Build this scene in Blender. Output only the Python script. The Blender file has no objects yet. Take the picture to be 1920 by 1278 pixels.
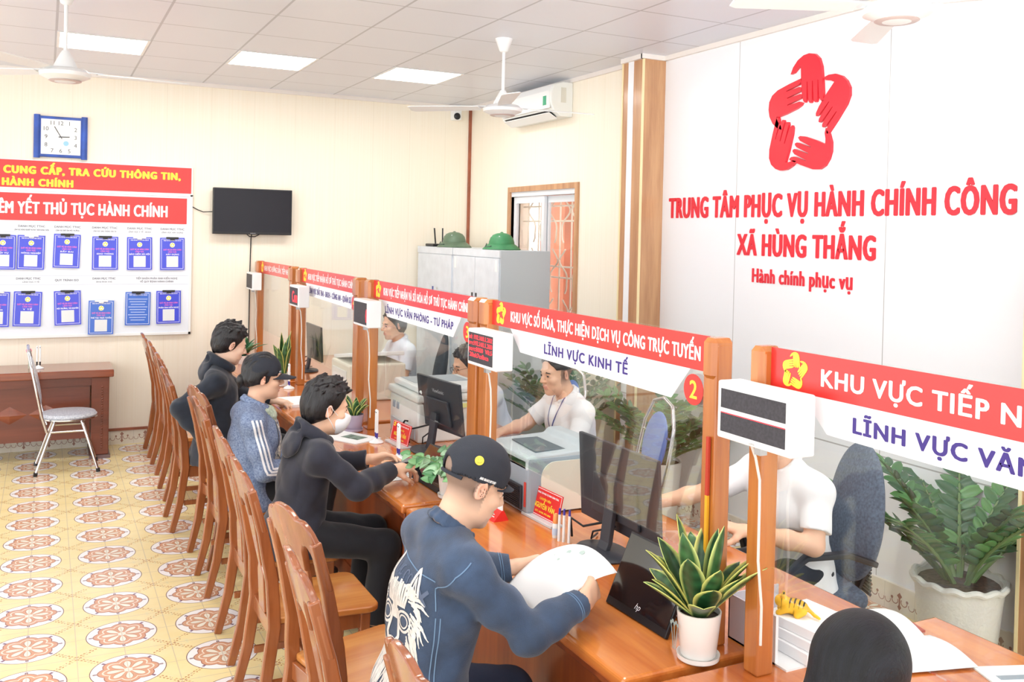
import bpy, bmesh, math, random
import numpy as np
from mathutils import Vector, Matrix, noise as mnoise

SC = bpy.context.scene
COL = SC.collection
PI = math.pi

# ------------------------------------------------------------------ camera
# the photographer stands at the origin of the plan, lens 2.0 m above the floor; +y runs along the counter to the far wall

def cam_axes(yaw, pitch, roll):
    cy, sy, cp, sp, cr, sr = math.cos(yaw), math.sin(yaw), math.cos(pitch), math.sin(pitch), math.cos(roll), math.sin(roll)
    f = Vector((sy * cp, cy * cp, -sp)); r = Vector((cy, -sy, 0)); d = f.cross(r)
    return cr * r + sr * d, -sr * r + cr * d, f

cr_, cd_, cf_ = cam_axes(0.46339635, 0.01523664, -0.02229138)
cam = bpy.data.cameras.new('camera')
cam.sensor_width = 36.0
cam.lens = 1750.96 / 1920 * 36
cam.shift_y = -(639 - 467.406) / 1920
cam.clip_start = 0.05
camo = bpy.data.objects.new('camera', cam)
COL.objects.link(camo)
mw = Matrix.Identity(4)
for i in range(3):
    mw[i][0] = cr_[i]; mw[i][1] = -cd_[i]; mw[i][2] = -cf_[i]
mw[2][3] = 2.0
camo.matrix_world = mw
SC.camera = camo

# ------------------------------------------------------------------ world, lamps, exposure
w = bpy.data.worlds.new('daylight'); SC.world = w; w.use_nodes = True
bg = w.node_tree.nodes['Background']
bg.inputs[0].default_value = (0.965, 0.985, 1.0, 1); bg.inputs[1].default_value = 1.5
SC.view_settings.view_transform = 'Standard'
SC.view_settings.look = 'None'
SC.view_settings.gamma = 1
SC.view_settings.use_curve_mapping = False
SC.view_settings.exposure = 0.9

def lamp(name, kind, loc, energy, color=(1, 1, 1), aim=None, **kw):
    l = bpy.data.lights.new(name, kind); l.energy = energy; l.color = color
    for k, v in kw.items(): setattr(l, k, v)
    o = bpy.data.objects.new(name, l); COL.objects.link(o); o.location = loc
    if aim is not None:
        o.rotation_euler = (Vector(aim) - Vector(loc)).to_track_quat('-Z', 'Y').to_euler()
    return o

# the photographer's flash, turned up and to the right so that it bounces off the ceiling and the sign wall
lamp('bounce_flash', 'SPOT', (0.1, -0.05, 2.25), 380, (1, 0.99, 0.97), (3.6, 4.4, 3.9), spot_size=math.radians(52), spot_blend=1.0, shadow_soft_size=0.4)

# ------------------------------------------------------------------ materials
def lin(c):
    return tuple(((x / 255) / 12.92 if x / 255 <= 0.04045 else (((x / 255) + 0.055) / 1.055) ** 2.4) for x in c)

MATS = {}
def mat(name, rgb=(200, 200, 200), rough=0.6, metal=0.0, coat=0.0, var=0.0, vscale=8.0, stretch=(1, 1, 1), bump=0.0, bscale=60.0, trans=0.0, emit=0.0, rgb2=None, spec=0.5, sheen=0.0):
    """a procedural material: base colour with a little noise in it, optional noise bump"""
    if name in MATS: return MATS[name]
    m = bpy.data.materials.new(name); m.use_nodes = True
    nt = m.node_tree; b = nt.nodes['Principled BSDF']
    c = (*lin(rgb), 1)
    b.inputs['Base Color'].default_value = c
    b.inputs['Roughness'].default_value = rough
    b.inputs['Metallic'].default_value = metal
    b.inputs['Coat Weight'].default_value = coat
    b.inputs['Coat Roughness'].default_value = 0.12
    b.inputs['Specular IOR Level'].default_value = spec
    if sheen: b.inputs['Sheen Weight'].default_value = sheen
    if trans: b.inputs['Transmission Weight'].default_value = trans
    if emit:
        b.inputs['Emission Color'].default_value = c; b.inputs['Emission Strength'].default_value = emit
    if var or rgb2 or bump:
        tc = nt.nodes.new('ShaderNodeTexCoord'); mp = nt.nodes.new('ShaderNodeMapping')
        mp.inputs['Scale'].default_value = stretch
        nt.links.new(tc.outputs['Object'], mp.inputs['Vector'])
    if var or rgb2:
        n = nt.nodes.new('ShaderNodeTexNoise'); n.inputs['Scale'].default_value = vscale; n.inputs['Detail'].default_value = 5
        nt.links.new(mp.outputs[0], n.inputs['Vector'])
        r = nt.nodes.new('ShaderNodeValToRGB')
        k2 = rgb2 or tuple(max(0, x * (1 - var)) for x in rgb); k1 = rgb if rgb2 else tuple(min(255, x * (1 + var * 0.6)) for x in rgb)
        r.color_ramp.elements[0].color = (*lin(k2), 1); r.color_ramp.elements[1].color = (*lin(k1), 1)
        r.color_ramp.elements[0].position = 0.32; r.color_ramp.elements[1].position = 0.68
        nt.links.new(n.outputs['Fac'], r.inputs[0]); nt.links.new(r.outputs[0], b.inputs['Base Color'])
    if bump:
        n2 = nt.nodes.new('ShaderNodeTexNoise'); n2.inputs['Scale'].default_value = bscale; n2.inputs['Detail'].default_value = 4
        nt.links.new(mp.outputs[0], n2.inputs['Vector'])
        bp = nt.nodes.new('ShaderNodeBump'); bp.inputs['Strength'].default_value = bump; bp.inputs['Distance'].default_value = 0.01
        nt.links.new(n2.outputs['Fac'], bp.inputs['Height']); nt.links.new(bp.outputs[0], b.inputs['Normal'])
    MATS[name] = m
    return m

class NT:
    """small helper to write maths into a node tree"""
    def __init__(s, m):
        s.nt = m.node_tree; s.b = s.nt.nodes['Principled BSDF']
    def n(s, t, **kw):
        x = s.nt.nodes.new(t)
        for k, v in kw.items(): setattr(x, k, v)
        return x
    def _in(s, sock, v):
        if isinstance(v, (int, float)): sock.default_value = v
        elif isinstance(v, tuple): sock.default_value = v if len(v) == len(sock.default_value) else (*v, 1)
        else: s.nt.links.new(v, sock)
    def m(s, op, a, b=0.0, c=0.0):
        x = s.n('ShaderNodeMath', operation=op); s._in(x.inputs[0], a); s._in(x.inputs[1], b); s._in(x.inputs[2], c)
        return x.outputs[0]
    def lt(s, a, b): return s.m('LESS_THAN', a, b)
    def gt(s, a, b): return s.m('GREATER_THAN', a, b)
    def mix(s, f, a, b):
        x = s.n('ShaderNodeMix', data_type='RGBA'); s._in(x.inputs[0], f); s._in(x.inputs[6], a); s._in(x.inputs[7], b)
        return x.outputs[2]
    def coord(s, out='Object'):
        t = s.n('ShaderNodeTexCoord'); q = s.n('ShaderNodeSeparateXYZ'); s.nt.links.new(t.outputs[out], q.inputs[0])
        return t.outputs[out], q.outputs[0], q.outputs[1], q.outputs[2]
    def noise(s, vec, scale, detail=3, out='Fac'):
        x = s.n('ShaderNodeTexNoise'); s._in(x.inputs['Vector'], vec); x.inputs['Scale'].default_value = scale; x.inputs['Detail'].default_value = detail
        return x.outputs[out]
    def vec(s, x, y, z):
        c = s.n('ShaderNodeCombineXYZ'); s._in(c.inputs[0], x); s._in(c.inputs[1], y); s._in(c.inputs[2], z); return c.outputs[0]

def wood(name, light, dark, axis='x', rough=0.28, coat=0.4, scale=1.0, mid=0.5):
    """grain that runs along one axis of the part"""
    m = mat(name, light, rough, coat=coat); t = NT(m)
    v, x, y, z = t.coord()
    k = {'x': (1.2, 14, 14), 'y': (14, 1.2, 14), 'z': (14, 14, 1.2)}[axis]
    q = t.vec(t.m('MULTIPLY', x, k[0] * scale), t.m('MULTIPLY', y, k[1] * scale), t.m('MULTIPLY', z, k[2] * scale))
    n1 = t.noise(q, 1.0, 6); n2 = t.noise(q, 5.0, 4)
    f = t.m('ADD', t.m('MULTIPLY', n1, 0.75), t.m('MULTIPLY', n2, 0.25))
    r = t.n('ShaderNodeValToRGB'); r.color_ramp.elements[0].position = mid - 0.18; r.color_ramp.elements[1].position = mid + 0.15
    r.color_ramp.elements[0].color = (*lin(dark), 1); r.color_ramp.elements[1].color = (*lin(light), 1)
    t.nt.links.new(f, r.inputs[0]); t.nt.links.new(r.outputs[0], t.b.inputs['Base Color'])
    return m

# ------------------------------------------------------------------ mesh building
class MB:
    def __init__(s): s.v = []; s.f = []
    def add(s, vs, fs, M=None):
        o = len(s.v)
        s.v += [tuple(M @ Vector(p)) if M is not None else tuple(p) for p in vs]
        s.f += [tuple(i + o for i in f) for f in fs]; return s
    def box(s, a, b, M=None):
        x0, y0, z0 = a; x1, y1, z1 = b
        return s.add([(x0, y0, z0), (x1, y0, z0), (x1, y1, z0), (x0, y1, z0), (x0, y0, z1), (x1, y0, z1), (x1, y1, z1), (x0, y1, z1)],
                     [(0, 3, 2, 1), (4, 5, 6, 7), (0, 1, 5, 4), (1, 2, 6, 5), (2, 3, 7, 6), (3, 0, 4, 7)], M)
    def cbox(s, c, d, M=None):
        return s.box([c[i] - d[i] / 2 for i in range(3)], [c[i] + d[i] / 2 for i in range(3)], M)
    def prism(s, pts, h0, h1, plane='xy', M=None):
        """outline extruded between two heights; plane 'xy' goes up z, 'yz' along x, 'xz' along y"""
        n = len(pts)
        def P(p, h): return {'xy': (p[0], p[1], h), 'yz': (h, p[0], p[1]), 'xz': (p[0], h, p[1])}[plane]
        vs = [P(p, h0) for p in pts] + [P(p, h1) for p in pts]
        fs = [tuple(range(n - 1, -1, -1)), tuple(range(n, 2 * n))] + [(i, (i + 1) % n, n + (i + 1) % n, n + i) for i in range(n)]
        return s.add(vs, fs, M)
    def lathe(s, prof, n=24, M=None, wob=None):
        vs = []
        for r, z in prof:
            for k in range(n):
                a = 2 * PI * k / n; q = r * (1 + (wob(a, z) if wob else 0)); vs.append((q * math.cos(a), q * math.sin(a), z))
        fs = []
        for i in range(len(prof) - 1):
            for k in range(n):
                fs.append((i * n + k, i * n + (k + 1) % n, (i + 1) * n + (k + 1) % n, (i + 1) * n + k))
        fs.append(tuple(range(n - 1, -1, -1))); fs.append(tuple((len(prof) - 1) * n + k for k in range(n)))
        return s.add(vs, fs, M)
    def tube(s, path, r, n=8, M=None, rect=None, up=(0, 0, 1)):
        """a tube (or a bar of rectangular section rect=(w,h)) along a path; r may be a list"""
        path = [Vector(p) for p in path]; L = len(path); vs = []; fs = []
        u = Vector(up)
        for i, p in enumerate(path):
            d = (path[min(i + 1, L - 1)] - path[max(i - 1, 0)]).normalized()
            a = u - d * u.dot(d)
            if a.length < 1e-4: a = Vector((1, 0, 0)) - d * d.x
            a.normalize(); b = d.cross(a); u = a
            if rect:
                w_, h_ = rect[i] if isinstance(rect, list) else rect
                for sx, sy in ((-1, -1), (1, -1), (1, 1), (-1, 1)): vs.append(p + b * (sx * w_ / 2) + a * (sy * h_ / 2))
            else:
                rr = r[i] if isinstance(r, (list, tuple)) else r
                for k in range(n):
                    t = 2 * PI * k / n; vs.append(p + a * (rr * math.cos(t)) + b * (rr * math.sin(t)))
        m = 4 if rect else n
        for i in range(L - 1):
            for k in range(m): fs.append((i * m + k, i * m + (k + 1) % m, (i + 1) * m + (k + 1) % m, (i + 1) * m + k))
        fs.append(tuple(range(m - 1, -1, -1))); fs.append(tuple((L - 1) * m + k for k in range(m)))
        return s.add([tuple(p) for p in vs], fs, M)
    def cyl(s, a, b, r, n=16, M=None): return s.tube([a, b], r, n, M)
    def ball(s, c, r, nu=16, nv=10, M=None):
        rx, ry, rz = r if isinstance(r, (tuple, list)) else (r, r, r)
        prof = [(max(1e-4, math.sin(PI * j / nv)), -math.cos(PI * j / nv)) for j in range(nv + 1)]
        return s.lathe(prof, nu, (M or Matrix.Identity(4)) @ Matrix.Translation(c) @ Matrix.Diagonal((rx, ry, rz, 1)))
    def grid(s, fn, nu, nv, M=None, closed=False):
        vs = [fn(i / (nu - 1), j / (nv - 1)) for j in range(nv) for i in range(nu)]
        fs = [(j * nu + i, j * nu + i + 1, (j + 1) * nu + i + 1, (j + 1) * nu + i) for j in range(nv - 1) for i in range(nu - 1)]
        return s.add(vs, fs, M)

def link(o, parent=None):
    COL.objects.link(o)
    if parent is not None: o.parent = parent
    return o

def obj(name, mb, m, parent=None, smooth=False, bevel=0.0, seg=2, label=None, loc=None, solid=0.0, sub=0):
    me = bpy.data.meshes.new(name)
    if isinstance(mb, MB):
        me.from_pydata(mb.v, [], mb.f)
        bm = bmesh.new(); bm.from_mesh(me); bmesh.ops.recalc_face_normals(bm, faces=bm.faces); bm.to_mesh(me); bm.free()
    else: me = mb
    me.materials.append(m) if m is not None else None
    if smooth:
        me.polygons.foreach_set('use_smooth', [True] * len(me.polygons))
        if smooth != 'all':
            try: me.set_sharp_from_angle(angle=math.radians(40))
            except Exception: pass
    o = bpy.data.objects.new(name, me); link(o, parent)
    if loc is not None: o.location = loc
    if solid:
        md = o.modifiers.new('thick', 'SOLIDIFY'); md.thickness = solid; md.offset = 0
    if bevel:
        md = o.modifiers.new('edge', 'BEVEL'); md.width = bevel; md.segments = seg; md.limit_method = 'ANGLE'; md.angle_limit = math.radians(35)
    if sub:
        md = o.modifiers.new('sub', 'SUBSURF'); md.levels = sub; md.render_levels = sub
    if label: o['label'] = label
    return o

def tag(o, label, cat, group=None):
    o['label'] = label; o['category'] = cat
    if group: o['group'] = group
    return o

def thing(name, label, cat, loc=(0, 0, 0), rotz=0.0, group=None):
    o = bpy.data.objects.new(name, None); link(o)
    o.empty_display_size = 0.1; o.location = loc; o.rotation_euler = (0, 0, rotz)
    return tag(o, label, cat, group)

def struct(o):
    o['kind'] = 'structure'; return o

def dup(root, loc, rotz=0.0, label=None, group=None):
    r = root.copy(); link(r); r.location = loc; r.rotation_euler = (0, 0, rotz)
    if label: r['label'] = label
    if group: r['group'] = group
    for ch in list(root.children):
        c = ch.copy(); link(c, r)
        for g in ch.children:
            d = g.copy(); link(d, c)
    return r

# text: a flat mesh of letters, scaled to a given width and height, on a given plane
def face_m(origin, facing):
    """matrix whose x runs along the reading direction and z out of the surface"""
    o = Vector(origin)
    if facing == '-x': cols = ((0, -1, 0), (0, 0, 1), (-1, 0, 0))
    elif facing == '-y': cols = ((1, 0, 0), (0, 0, 1), (0, -1, 0))
    else: cols = ((1, 0, 0), (0, 1, 0), (0, 0, 1))
    M = Matrix.Identity(4)
    for j in range(3):
        for i in range(3): M[i][j] = cols[j][i]
    M.translation = o
    return M

CAPH = {}
def line_count(b): return b.count('\n') + 1
def text_mesh_cap():
    me = text_mesh('H', h=None, w=None, _raw=True)
    z = [v.co.y for v in me.vertices]; bpy.data.meshes.remove(me)
    return max(z)
def text_mesh(body, w=None, cap=None, h=None, bold=0.0, depth=0.0, align='LEFT', space=1.0, shear=0.0, line=1.0, _raw=False):
    c = bpy.data.curves.new('lettering', 'FONT'); c.body = body; c.space_character = space + bold * 3.0; c.align_x = align; c.space_line = line; c.shear = shear
    c.resolution_u = 3; c.extrude = 0.0
    o = bpy.data.objects.new('lettering', c); COL.objects.link(o)
    bpy.context.view_layer.update()
    me = bpy.data.meshes.new_from_object(o.evaluated_get(bpy.context.evaluated_depsgraph_get()))
    bpy.data.objects.remove(o); bpy.data.curves.remove(c)
    if _raw: return me
    n = len(me.vertices)
    co = np.empty(n * 3, dtype=np.float32); me.vertices.foreach_get('co', co); co = co.reshape(n, 3)
    lo, hi = co.min(0), co.max(0); d = np.maximum(hi - lo, 1e-6)
    if cap:  # letter height measured on capitals, so that accents do not shrink the line
        if 'H' not in CAPH:
            CAPH['H'] = 1; CAPH['H'] = text_mesh_cap()
        sy = cap / CAPH['H']; sx = w / d[0] if w else sy
        co = (co - [(lo[0] + hi[0]) / 2, CAPH['H'] / 2 if line_count(body) == 1 else (lo[1] + hi[1]) / 2, 0]) * [sx, sy, 1]
    else:
        sx = w / d[0] if w else (h / d[1]); sy = h / d[1] if h else sx
        co = (co - [(lo[0] + hi[0]) / 2, (lo[1] + hi[1]) / 2, 0]) * [sx, sy, 1]
    me.vertices.foreach_set('co', co.astype(np.float32).ravel())
    if bold: me = embolden(me, 1.5 * bold * (cap or h or 0.05))
    if depth:
        bm = bmesh.new(); bm.from_mesh(me)
        bmesh.ops.remove_doubles(bm, verts=bm.verts, dist=1e-6)
        r = bmesh.ops.extrude_face_region(bm, geom=list(bm.faces))
        vs = [g for g in r['geom'] if isinstance(g, bmesh.types.BMVert)]
        bmesh.ops.translate(bm, verts=vs, vec=(0, 0, depth)); bmesh.ops.recalc_face_normals(bm, faces=bm.faces)
        bm.to_mesh(me); bm.free()
    return me

def embolden(me, b):
    """heavier letters: the outline laid over itself a little to every side"""
    n = len(me.vertices); co = np.empty(n * 3, np.float32); me.vertices.foreach_get('co', co); co = co.reshape(n, 3)
    fs = [tuple(p.vertices) for p in me.polygons]; V = []; F = []
    for k, (dx, dy) in enumerate(((0, 0), (b, 0), (-b, 0), (b * 0.6, b * 0.5), (-b * 0.6, -b * 0.5), (b * 0.6, -b * 0.5), (-b * 0.6, b * 0.5))):
        V += [(x + dx, y + dy, z + 0.00002 * k) for x, y, z in co]; F += [tuple(i + k * n for i in f) for f in fs]
    m2 = bpy.data.meshes.new(me.name); m2.from_pydata(V, [], F); bpy.data.meshes.remove(me)
    return m2

def split_words(me, gap):
    """the mesh of a line of letters cut into one mesh per word, at gaps wider than gap"""
    n = len(me.vertices); co = np.empty(n * 3, np.float32); me.vertices.foreach_get('co', co); co = co.reshape(n, 3)
    fs = [tuple(p.vertices) for p in me.polygons]
    iv = sorted((min(co[i, 0] for i in f), max(co[i, 0] for i in f), k) for k, f in enumerate(fs)); groups = []; hi = -9
    for a, b, k in iv:
        if a > hi + gap: groups.append([])
        groups[-1].append(k); hi = max(hi, b)
    out = []
    for g in groups:
        ids = sorted({i for k in g for i in fs[k]}); at = {v: i for i, v in enumerate(ids)}
        q = bpy.data.meshes.new(me.name); q.from_pydata([tuple(co[i]) for i in ids], [], [tuple(at[i] for i in fs[k]) for k in g]); out.append(q)
    return out

def words(name, body, m, M, parent=None, gap=0.15, **kw):
    """lettering with one mesh per word"""
    me = text_mesh(body, **kw); out = []
    for q in split_words(me, gap * kw['cap']):
        q.name = name; q.transform(M); q.materials.append(m); o = bpy.data.objects.new(name, q); link(o, parent); out.append(o)
    bpy.data.meshes.remove(me); return out

def text(name, body, m, M, parent=None, **kw):
    """lettering centred on the origin of M (given in the parent's space)"""
    me = text_mesh(body, **kw); me.name = name; me.transform(M); me.materials.append(m)
    o = bpy.data.objects.new(name, me); link(o, parent)
    return o

def shape(name, pts_list, m, M, depth=0.002, parent=None):
    """flat shapes (outlines in x,y) of a given thickness on the plane M"""
    mb = MB()
    for p in pts_list: mb.prism(p, 0, depth, 'xy', M)
    return obj(name, mb, m, parent)
# ================================================================== the room
CEIL, YB, XR, XS, XP = 3.374, 9.26, 4.10, 4.18, 3.98
XL, YF = -4.2, -3.0

def floor_material():
    m = mat('encaustic_floor_tile', (226, 208, 150), 0.22, spec=0.5); t = NT(m)
    v, x, y, z = t.coord()
    P = 0.4118
    def cell(a, off): 
        q = t.m('DIVIDE', t.m('SUBTRACT', a, off), P); return t.m('SUBTRACT', t.m('FRACT', t.m('ADD', q, 100.5)), 0.5)
    u, w_ = cell(x, 0.361), cell(y, 4.506)
    r = t.m('SQRT', t.m('ADD', t.m('MULTIPLY', u, u), t.m('MULTIPLY', w_, w_)))
    a = t.m('ARCTAN2', w_, u)
    Y0, Y1 = lin((246, 232, 184)), lin((238, 216, 150)); WH = lin((246, 244, 244)); BR = lin((120, 92, 84)); TC = lin((212, 160, 128)); TD = lin((160, 112, 96)); CR = lin((242, 236, 220)); GR = lin((196, 184, 160)); SG = lin((226, 222, 178))
    # ground: pale yellow with soft darker veins and little brown leaf marks along the diagonals
    nz = t.noise(t.vec(t.m('MULTIPLY', x, 1), t.m('MULTIPLY', y, 1), 0.0), 9.0, 4)
    col = t.mix(nz, Y1, Y0)
    au, aw = t.m('ABSOLUTE', u), t.m('ABSOLUTE', w_)
    dg = t.m('ABSOLUTE', t.m('SUBTRACT', au, aw))             # distance from the diagonals
    s = t.m('ADD', au, aw)
    leaf = t.m('ABSOLUTE', t.m('SINE', t.m('MULTIPLY', s, 48.0)))
    n2 = t.noise(t.vec(x, y, 0.0), 55.0, 2)
    band = t.m('MULTIPLY', t.m('MULTIPLY', t.lt(dg, t.m('MULTIPLY', leaf, 0.042)), t.gt(dg, 0.012)), t.m('MULTIPLY', t.gt(s, 0.56), t.gt(n2, 0.44)))
    col = t.mix(t.m('MULTIPLY', band, 0.85), col, lin((176, 110, 62)))
    # pale curls half-way between the roundels
    cu, cw = t.m('SUBTRACT', 0.5, au), t.m('SUBTRACT', 0.5, aw)
    rc = t.m('SQRT', t.m('ADD', t.m('MULTIPLY', cu, cu), t.m('MULTIPLY', cw, cw)))
    ac = t.m('ARCTAN2', cw, cu)
    curl = t.lt(t.m('ABSOLUTE', t.m('SUBTRACT', rc, t.m('ADD', 0.15, t.m('MULTIPLY', t.m('SINE', t.m('MULTIPLY', ac, 8.0)), 0.035)))), 0.014)
    col = t.mix(t.m('MULTIPLY', curl, 0.5), col, SG)
    # roundel
    col = t.mix(t.lt(r, 0.394), col, BR); col = t.mix(t.lt(r, 0.384), col, WH)
    sc = t.m('ABSOLUTE', t.m('COSINE', t.m('MULTIPLY', a, 4.0)))
    rs = t.m('ADD', 0.262, t.m('MULTIPLY', sc, 0.045))
    tick = t.m('MULTIPLY', t.gt(t.m('COSINE', t.m('MULTIPLY', a, 8.0)), 0.93), t.m('MULTIPLY', t.gt(r, 0.31), t.lt(r, 0.36)))
    col = t.mix(tick, col, lin((132, 108, 128)))
    col = t.mix(t.lt(r, t.m('ADD', rs, 0.012)), col, TD); col = t.mix(t.lt(r, rs), col, TC)
    loop = t.lt(t.m('ABSOLUTE', t.m('SUBTRACT', r, t.m('ADD', 0.205, t.m('MULTIPLY', sc, 0.055)))), 0.009)
    col = t.mix(loop, col, lin((242, 226, 208)))
    # eight cream petals
    pw = t.m('ABSOLUTE', t.m('SINE', t.m('MULTIPLY', a, 4.0)))
    pr = t.m('DIVIDE', t.m('SUBTRACT', r, 0.13), 0.088)
    wid = t.m('SQRT', t.m('MAXIMUM', t.m('SUBTRACT', 1.0, t.m('MULTIPLY', pr, pr)), 0.0))
    pet = t.lt(pw, t.m('MULTIPLY', wid, 0.80))
    pet2 = t.lt(pw, t.m('MULTIPLY', wid, 0.92))
    col = t.mix(pet2, col, lin((168, 128, 98))); col = t.mix(pet, col, CR)
    col = t.mix(t.lt(r, 0.045), col, CR)
    # joints of the 20 cm tiles
    jw = 0.005
    j1 = t.m('MAXIMUM', t.lt(au, jw), t.lt(aw, jw)); j2 = t.m('MAXIMUM', t.gt(au, 0.5 - jw), t.gt(aw, 0.5 - jw))
    col = t.mix(t.m('MULTIPLY', t.m('MAXIMUM', j1, j2), 0.7), col, GR)
    t.nt.links.new(col, t.b.inputs['Base Color'])
    return m

def ceiling_material():
    m = mat('ceiling_board', (232, 229, 229), 0.35, spec=0.4); t = NT(m)
    v, x, y, z = t.coord()
    def ln(a, off, p, w_): return t.lt(t.m('ABSOLUTE', t.m('SUBTRACT', t.m('FRACT', t.m('ADD', t.m('DIVIDE', t.m('SUBTRACT', a, off), p), 100.5)), 0.5)), w_ / p / 2)
    g = t.m('MAXIMUM', ln(x, 0.05, 0.63, 0.016), ln(y, 6.06, 0.66, 0.014))
    t.nt.links.new(t.mix(g, lin((222, 226, 236)), lin((180, 183, 192))), t.b.inputs['Base Color'])
    return m

def cream_wall_material():
    m = mat('cream_wall_panel', (246, 240, 224), 0.5); t = NT(m)
    v, x, y, z = t.coord()
    s = t.m('ADD', x, y)
    q = t.vec(t.m('MULTIPLY', s, 70.0), 0.0, t.m('MULTIPLY', z, 0.7))
    n = t.noise(q, 1.0, 3)
    col = t.mix(t.m('MULTIPLY', n, 1.0), lin((243, 233, 212)), lin((250, 244, 230)))
    g = t.lt(t.m('FRACT', t.m('ADD', t.m('DIVIDE', s, 0.4), 50.35)), 0.006)
    col = t.mix(t.m('MULTIPLY', g, 0.35), col, lin((196, 178, 148)))
    t.nt.links.new(col, t.b.inputs['Base Color'])
    return m

def skirting_material():
    """pale tile with a brown scroll border, drawn along the wall"""
    m = mat('scroll_skirting_tile', (236, 230, 218), 0.3); t = NT(m)
    v, x, y, z = t.coord()
    s = t.m('ADD', x, y); p = 0.20
    u = t.m('MULTIPLY', t.m('SUBTRACT', t.m('FRACT', t.m('ADD', t.m('DIVIDE', s, p), 60.0)), 0.5), p)   # -0.1 .. 0.1
    au = t.m('ABSOLUTE', u)
    def disk(cx, cz, r0, r1):
        a_, b_ = t.m('SUBTRACT', au, cx), t.m('SUBTRACT', z, cz)
        d = t.m('SQRT', t.m('ADD', t.m('MULTIPLY', a_, a_), t.m('MULTIPLY', b_, b_))); return t.m('MULTIPLY', t.lt(d, r1), t.gt(d, r0)), b_
    c1, b1 = disk(0.03, 0.066, 0.017, 0.022); c1 = t.m('MULTIPLY', c1, t.lt(b1, 0.01))
    c2, b2 = disk(0.078, 0.056, 0.016, 0.020); c2 = t.m('MULTIPLY', c2, t.lt(b2, 0.006))
    stem = t.m('MULTIPLY', t.lt(au, 0.005), t.m('MULTIPLY', t.gt(z, 0.022), t.lt(z, 0.09)))
    head = t.lt(t.m('ADD', t.m('MULTIPLY', au, 1.1), t.m('ABSOLUTE', t.m('SUBTRACT', z, 0.094))), 0.019)
    foot = t.lt(t.m('ADD', au, t.m('MULTIPLY', t.m('ABSOLUTE', t.m('SUBTRACT', z, 0.034)), 0.7)), 0.013)
    tip, _ = disk(0.05, 0.076, 0.0, 0.008)
    g = c1
    for q in (c2, stem, head, foot, tip): g = t.m('MAXIMUM', g, q)
    col = t.mix(t.noise(v, 14.0, 3), lin((226, 216, 196)), lin((240, 236, 228)))
    col = t.mix(t.m('MULTIPLY', g, 0.9), col, lin((150, 96, 78)))
    jt = t.gt(t.m('ABSOLUTE', u), 0.0985); col = t.mix(t.m('MULTIPLY', jt, 0.5), col, lin((180, 175, 165)))
    t.nt.links.new(col, t.b.inputs['Base Color'])
    return m

def white_panel_material():
    m = mat('white_wall_panel', (240, 242, 246), 0.3, coat=0.15); t = NT(m)
    v, x, y, z = t.coord()
    g = t.lt(t.m('ABSOLUTE', t.m('SUBTRACT', t.m('FRACT', t.m('ADD', t.m('DIVIDE', t.m('SUBTRACT', y, 4.986), 1.266), 20.5)), 0.5)), 0.0022)
    g2 = t.lt(t.m('ABSOLUTE', t.m('SUBTRACT', z, 0.815)), 0.004)
    t.nt.links.new(t.mix(t.m('MAXIMUM', g, g2), lin((240, 242, 246)), lin((176, 176, 176))), t.b.inputs['Base Color'])
    return m

M_CREAM = cream_wall_material(); M_SKIRT = skirting_material(); M_WPANEL = white_panel_material()
M_OAK = wood('oak_trim', (206, 160, 118), (170, 120, 84), 'z', 0.35, 0.15)
M_REDTRIM = mat('reddish_trim', (160, 92, 66), 0.4, var=0.12)
M_WHITE = mat('white_plastic', (238, 240, 240), 0.35)
M_BLACK = mat('black_plastic', (26, 27, 32), 0.4)
M_GOLD = mat('cream_bead', (244, 228, 180), 0.35)
M_CHROME = mat('chrome', (215, 215, 218), 0.16, metal=1.0)
M_ALU = mat('white_aluminium', (228, 232, 236), 0.35)

struct(obj('floor', MB().box((XL, YF, -0.1), (XS + 0.3, YB + 0.2, 0)), floor_material()))
struct(obj('ceiling', MB().box((XL, YF, CEIL), (XS + 0.3, YB + 0.2, CEIL + 0.1)), ceiling_material()))
struct(obj('wall_back', MB().box((XL, YB, 0), (XR + 0.2, YB + 0.2, CEIL)), M_CREAM))
# the wall beside the air conditioner, with the hole for the window
WY0, WY1, WZ0, WZ1 = 6.98, 8.24, 0.95, 2.42
b = MB()
b.box((XR, 5.97, 0), (XR + 0.2, WY0, CEIL)).box((XR, WY1, 0), (XR + 0.2, YB, CEIL)).box((XR, WY0, 0), (XR + 0.2, WY1, WZ0)).box((XR, WY0, WZ1), (XR + 0.2, WY1, CEIL))
struct(obj('wall_right', b, M_CREAM))
struct(obj('wall_sign', MB().box((XS, YF, 0), (XS + 0.2, 5.97, CEIL)), M_WPANEL))
# oak pilasters at both ends of the white wall
def pilaster(y0, y1, name):
    p = struct(obj(name, MB().box((XP, y0, 0), (XS + 0.02, y1, CEIL)), M_OAK))
    obj('white_inset', MB().box((XP - 0.004, y0 + 0.13, 0), (XP + 0.001, y0 + 0.2, CEIL)), M_WPANEL, p)
    obj('bead', MB().box((XP - 0.008, y0 - 0.006, 0), (XP + 0.006, y0 + 0.008, CEIL)), M_GOLD, p)
    obj('inner_bead', MB().box((XP - 0.006, y1 - 0.01, 0), (XP + 0.004, y1 + 0.006, CEIL)), M_GOLD, p)
pilaster(5.83, 6.11, 'trim_1')
pilaster(2.46, 2.74, 'trim_2')
struct(obj('trim_3', MB().box((XR - 0.03, YB - 0.02, 0), (XR, YB, CEIL - 0.03)), M_REDTRIM))
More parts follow.
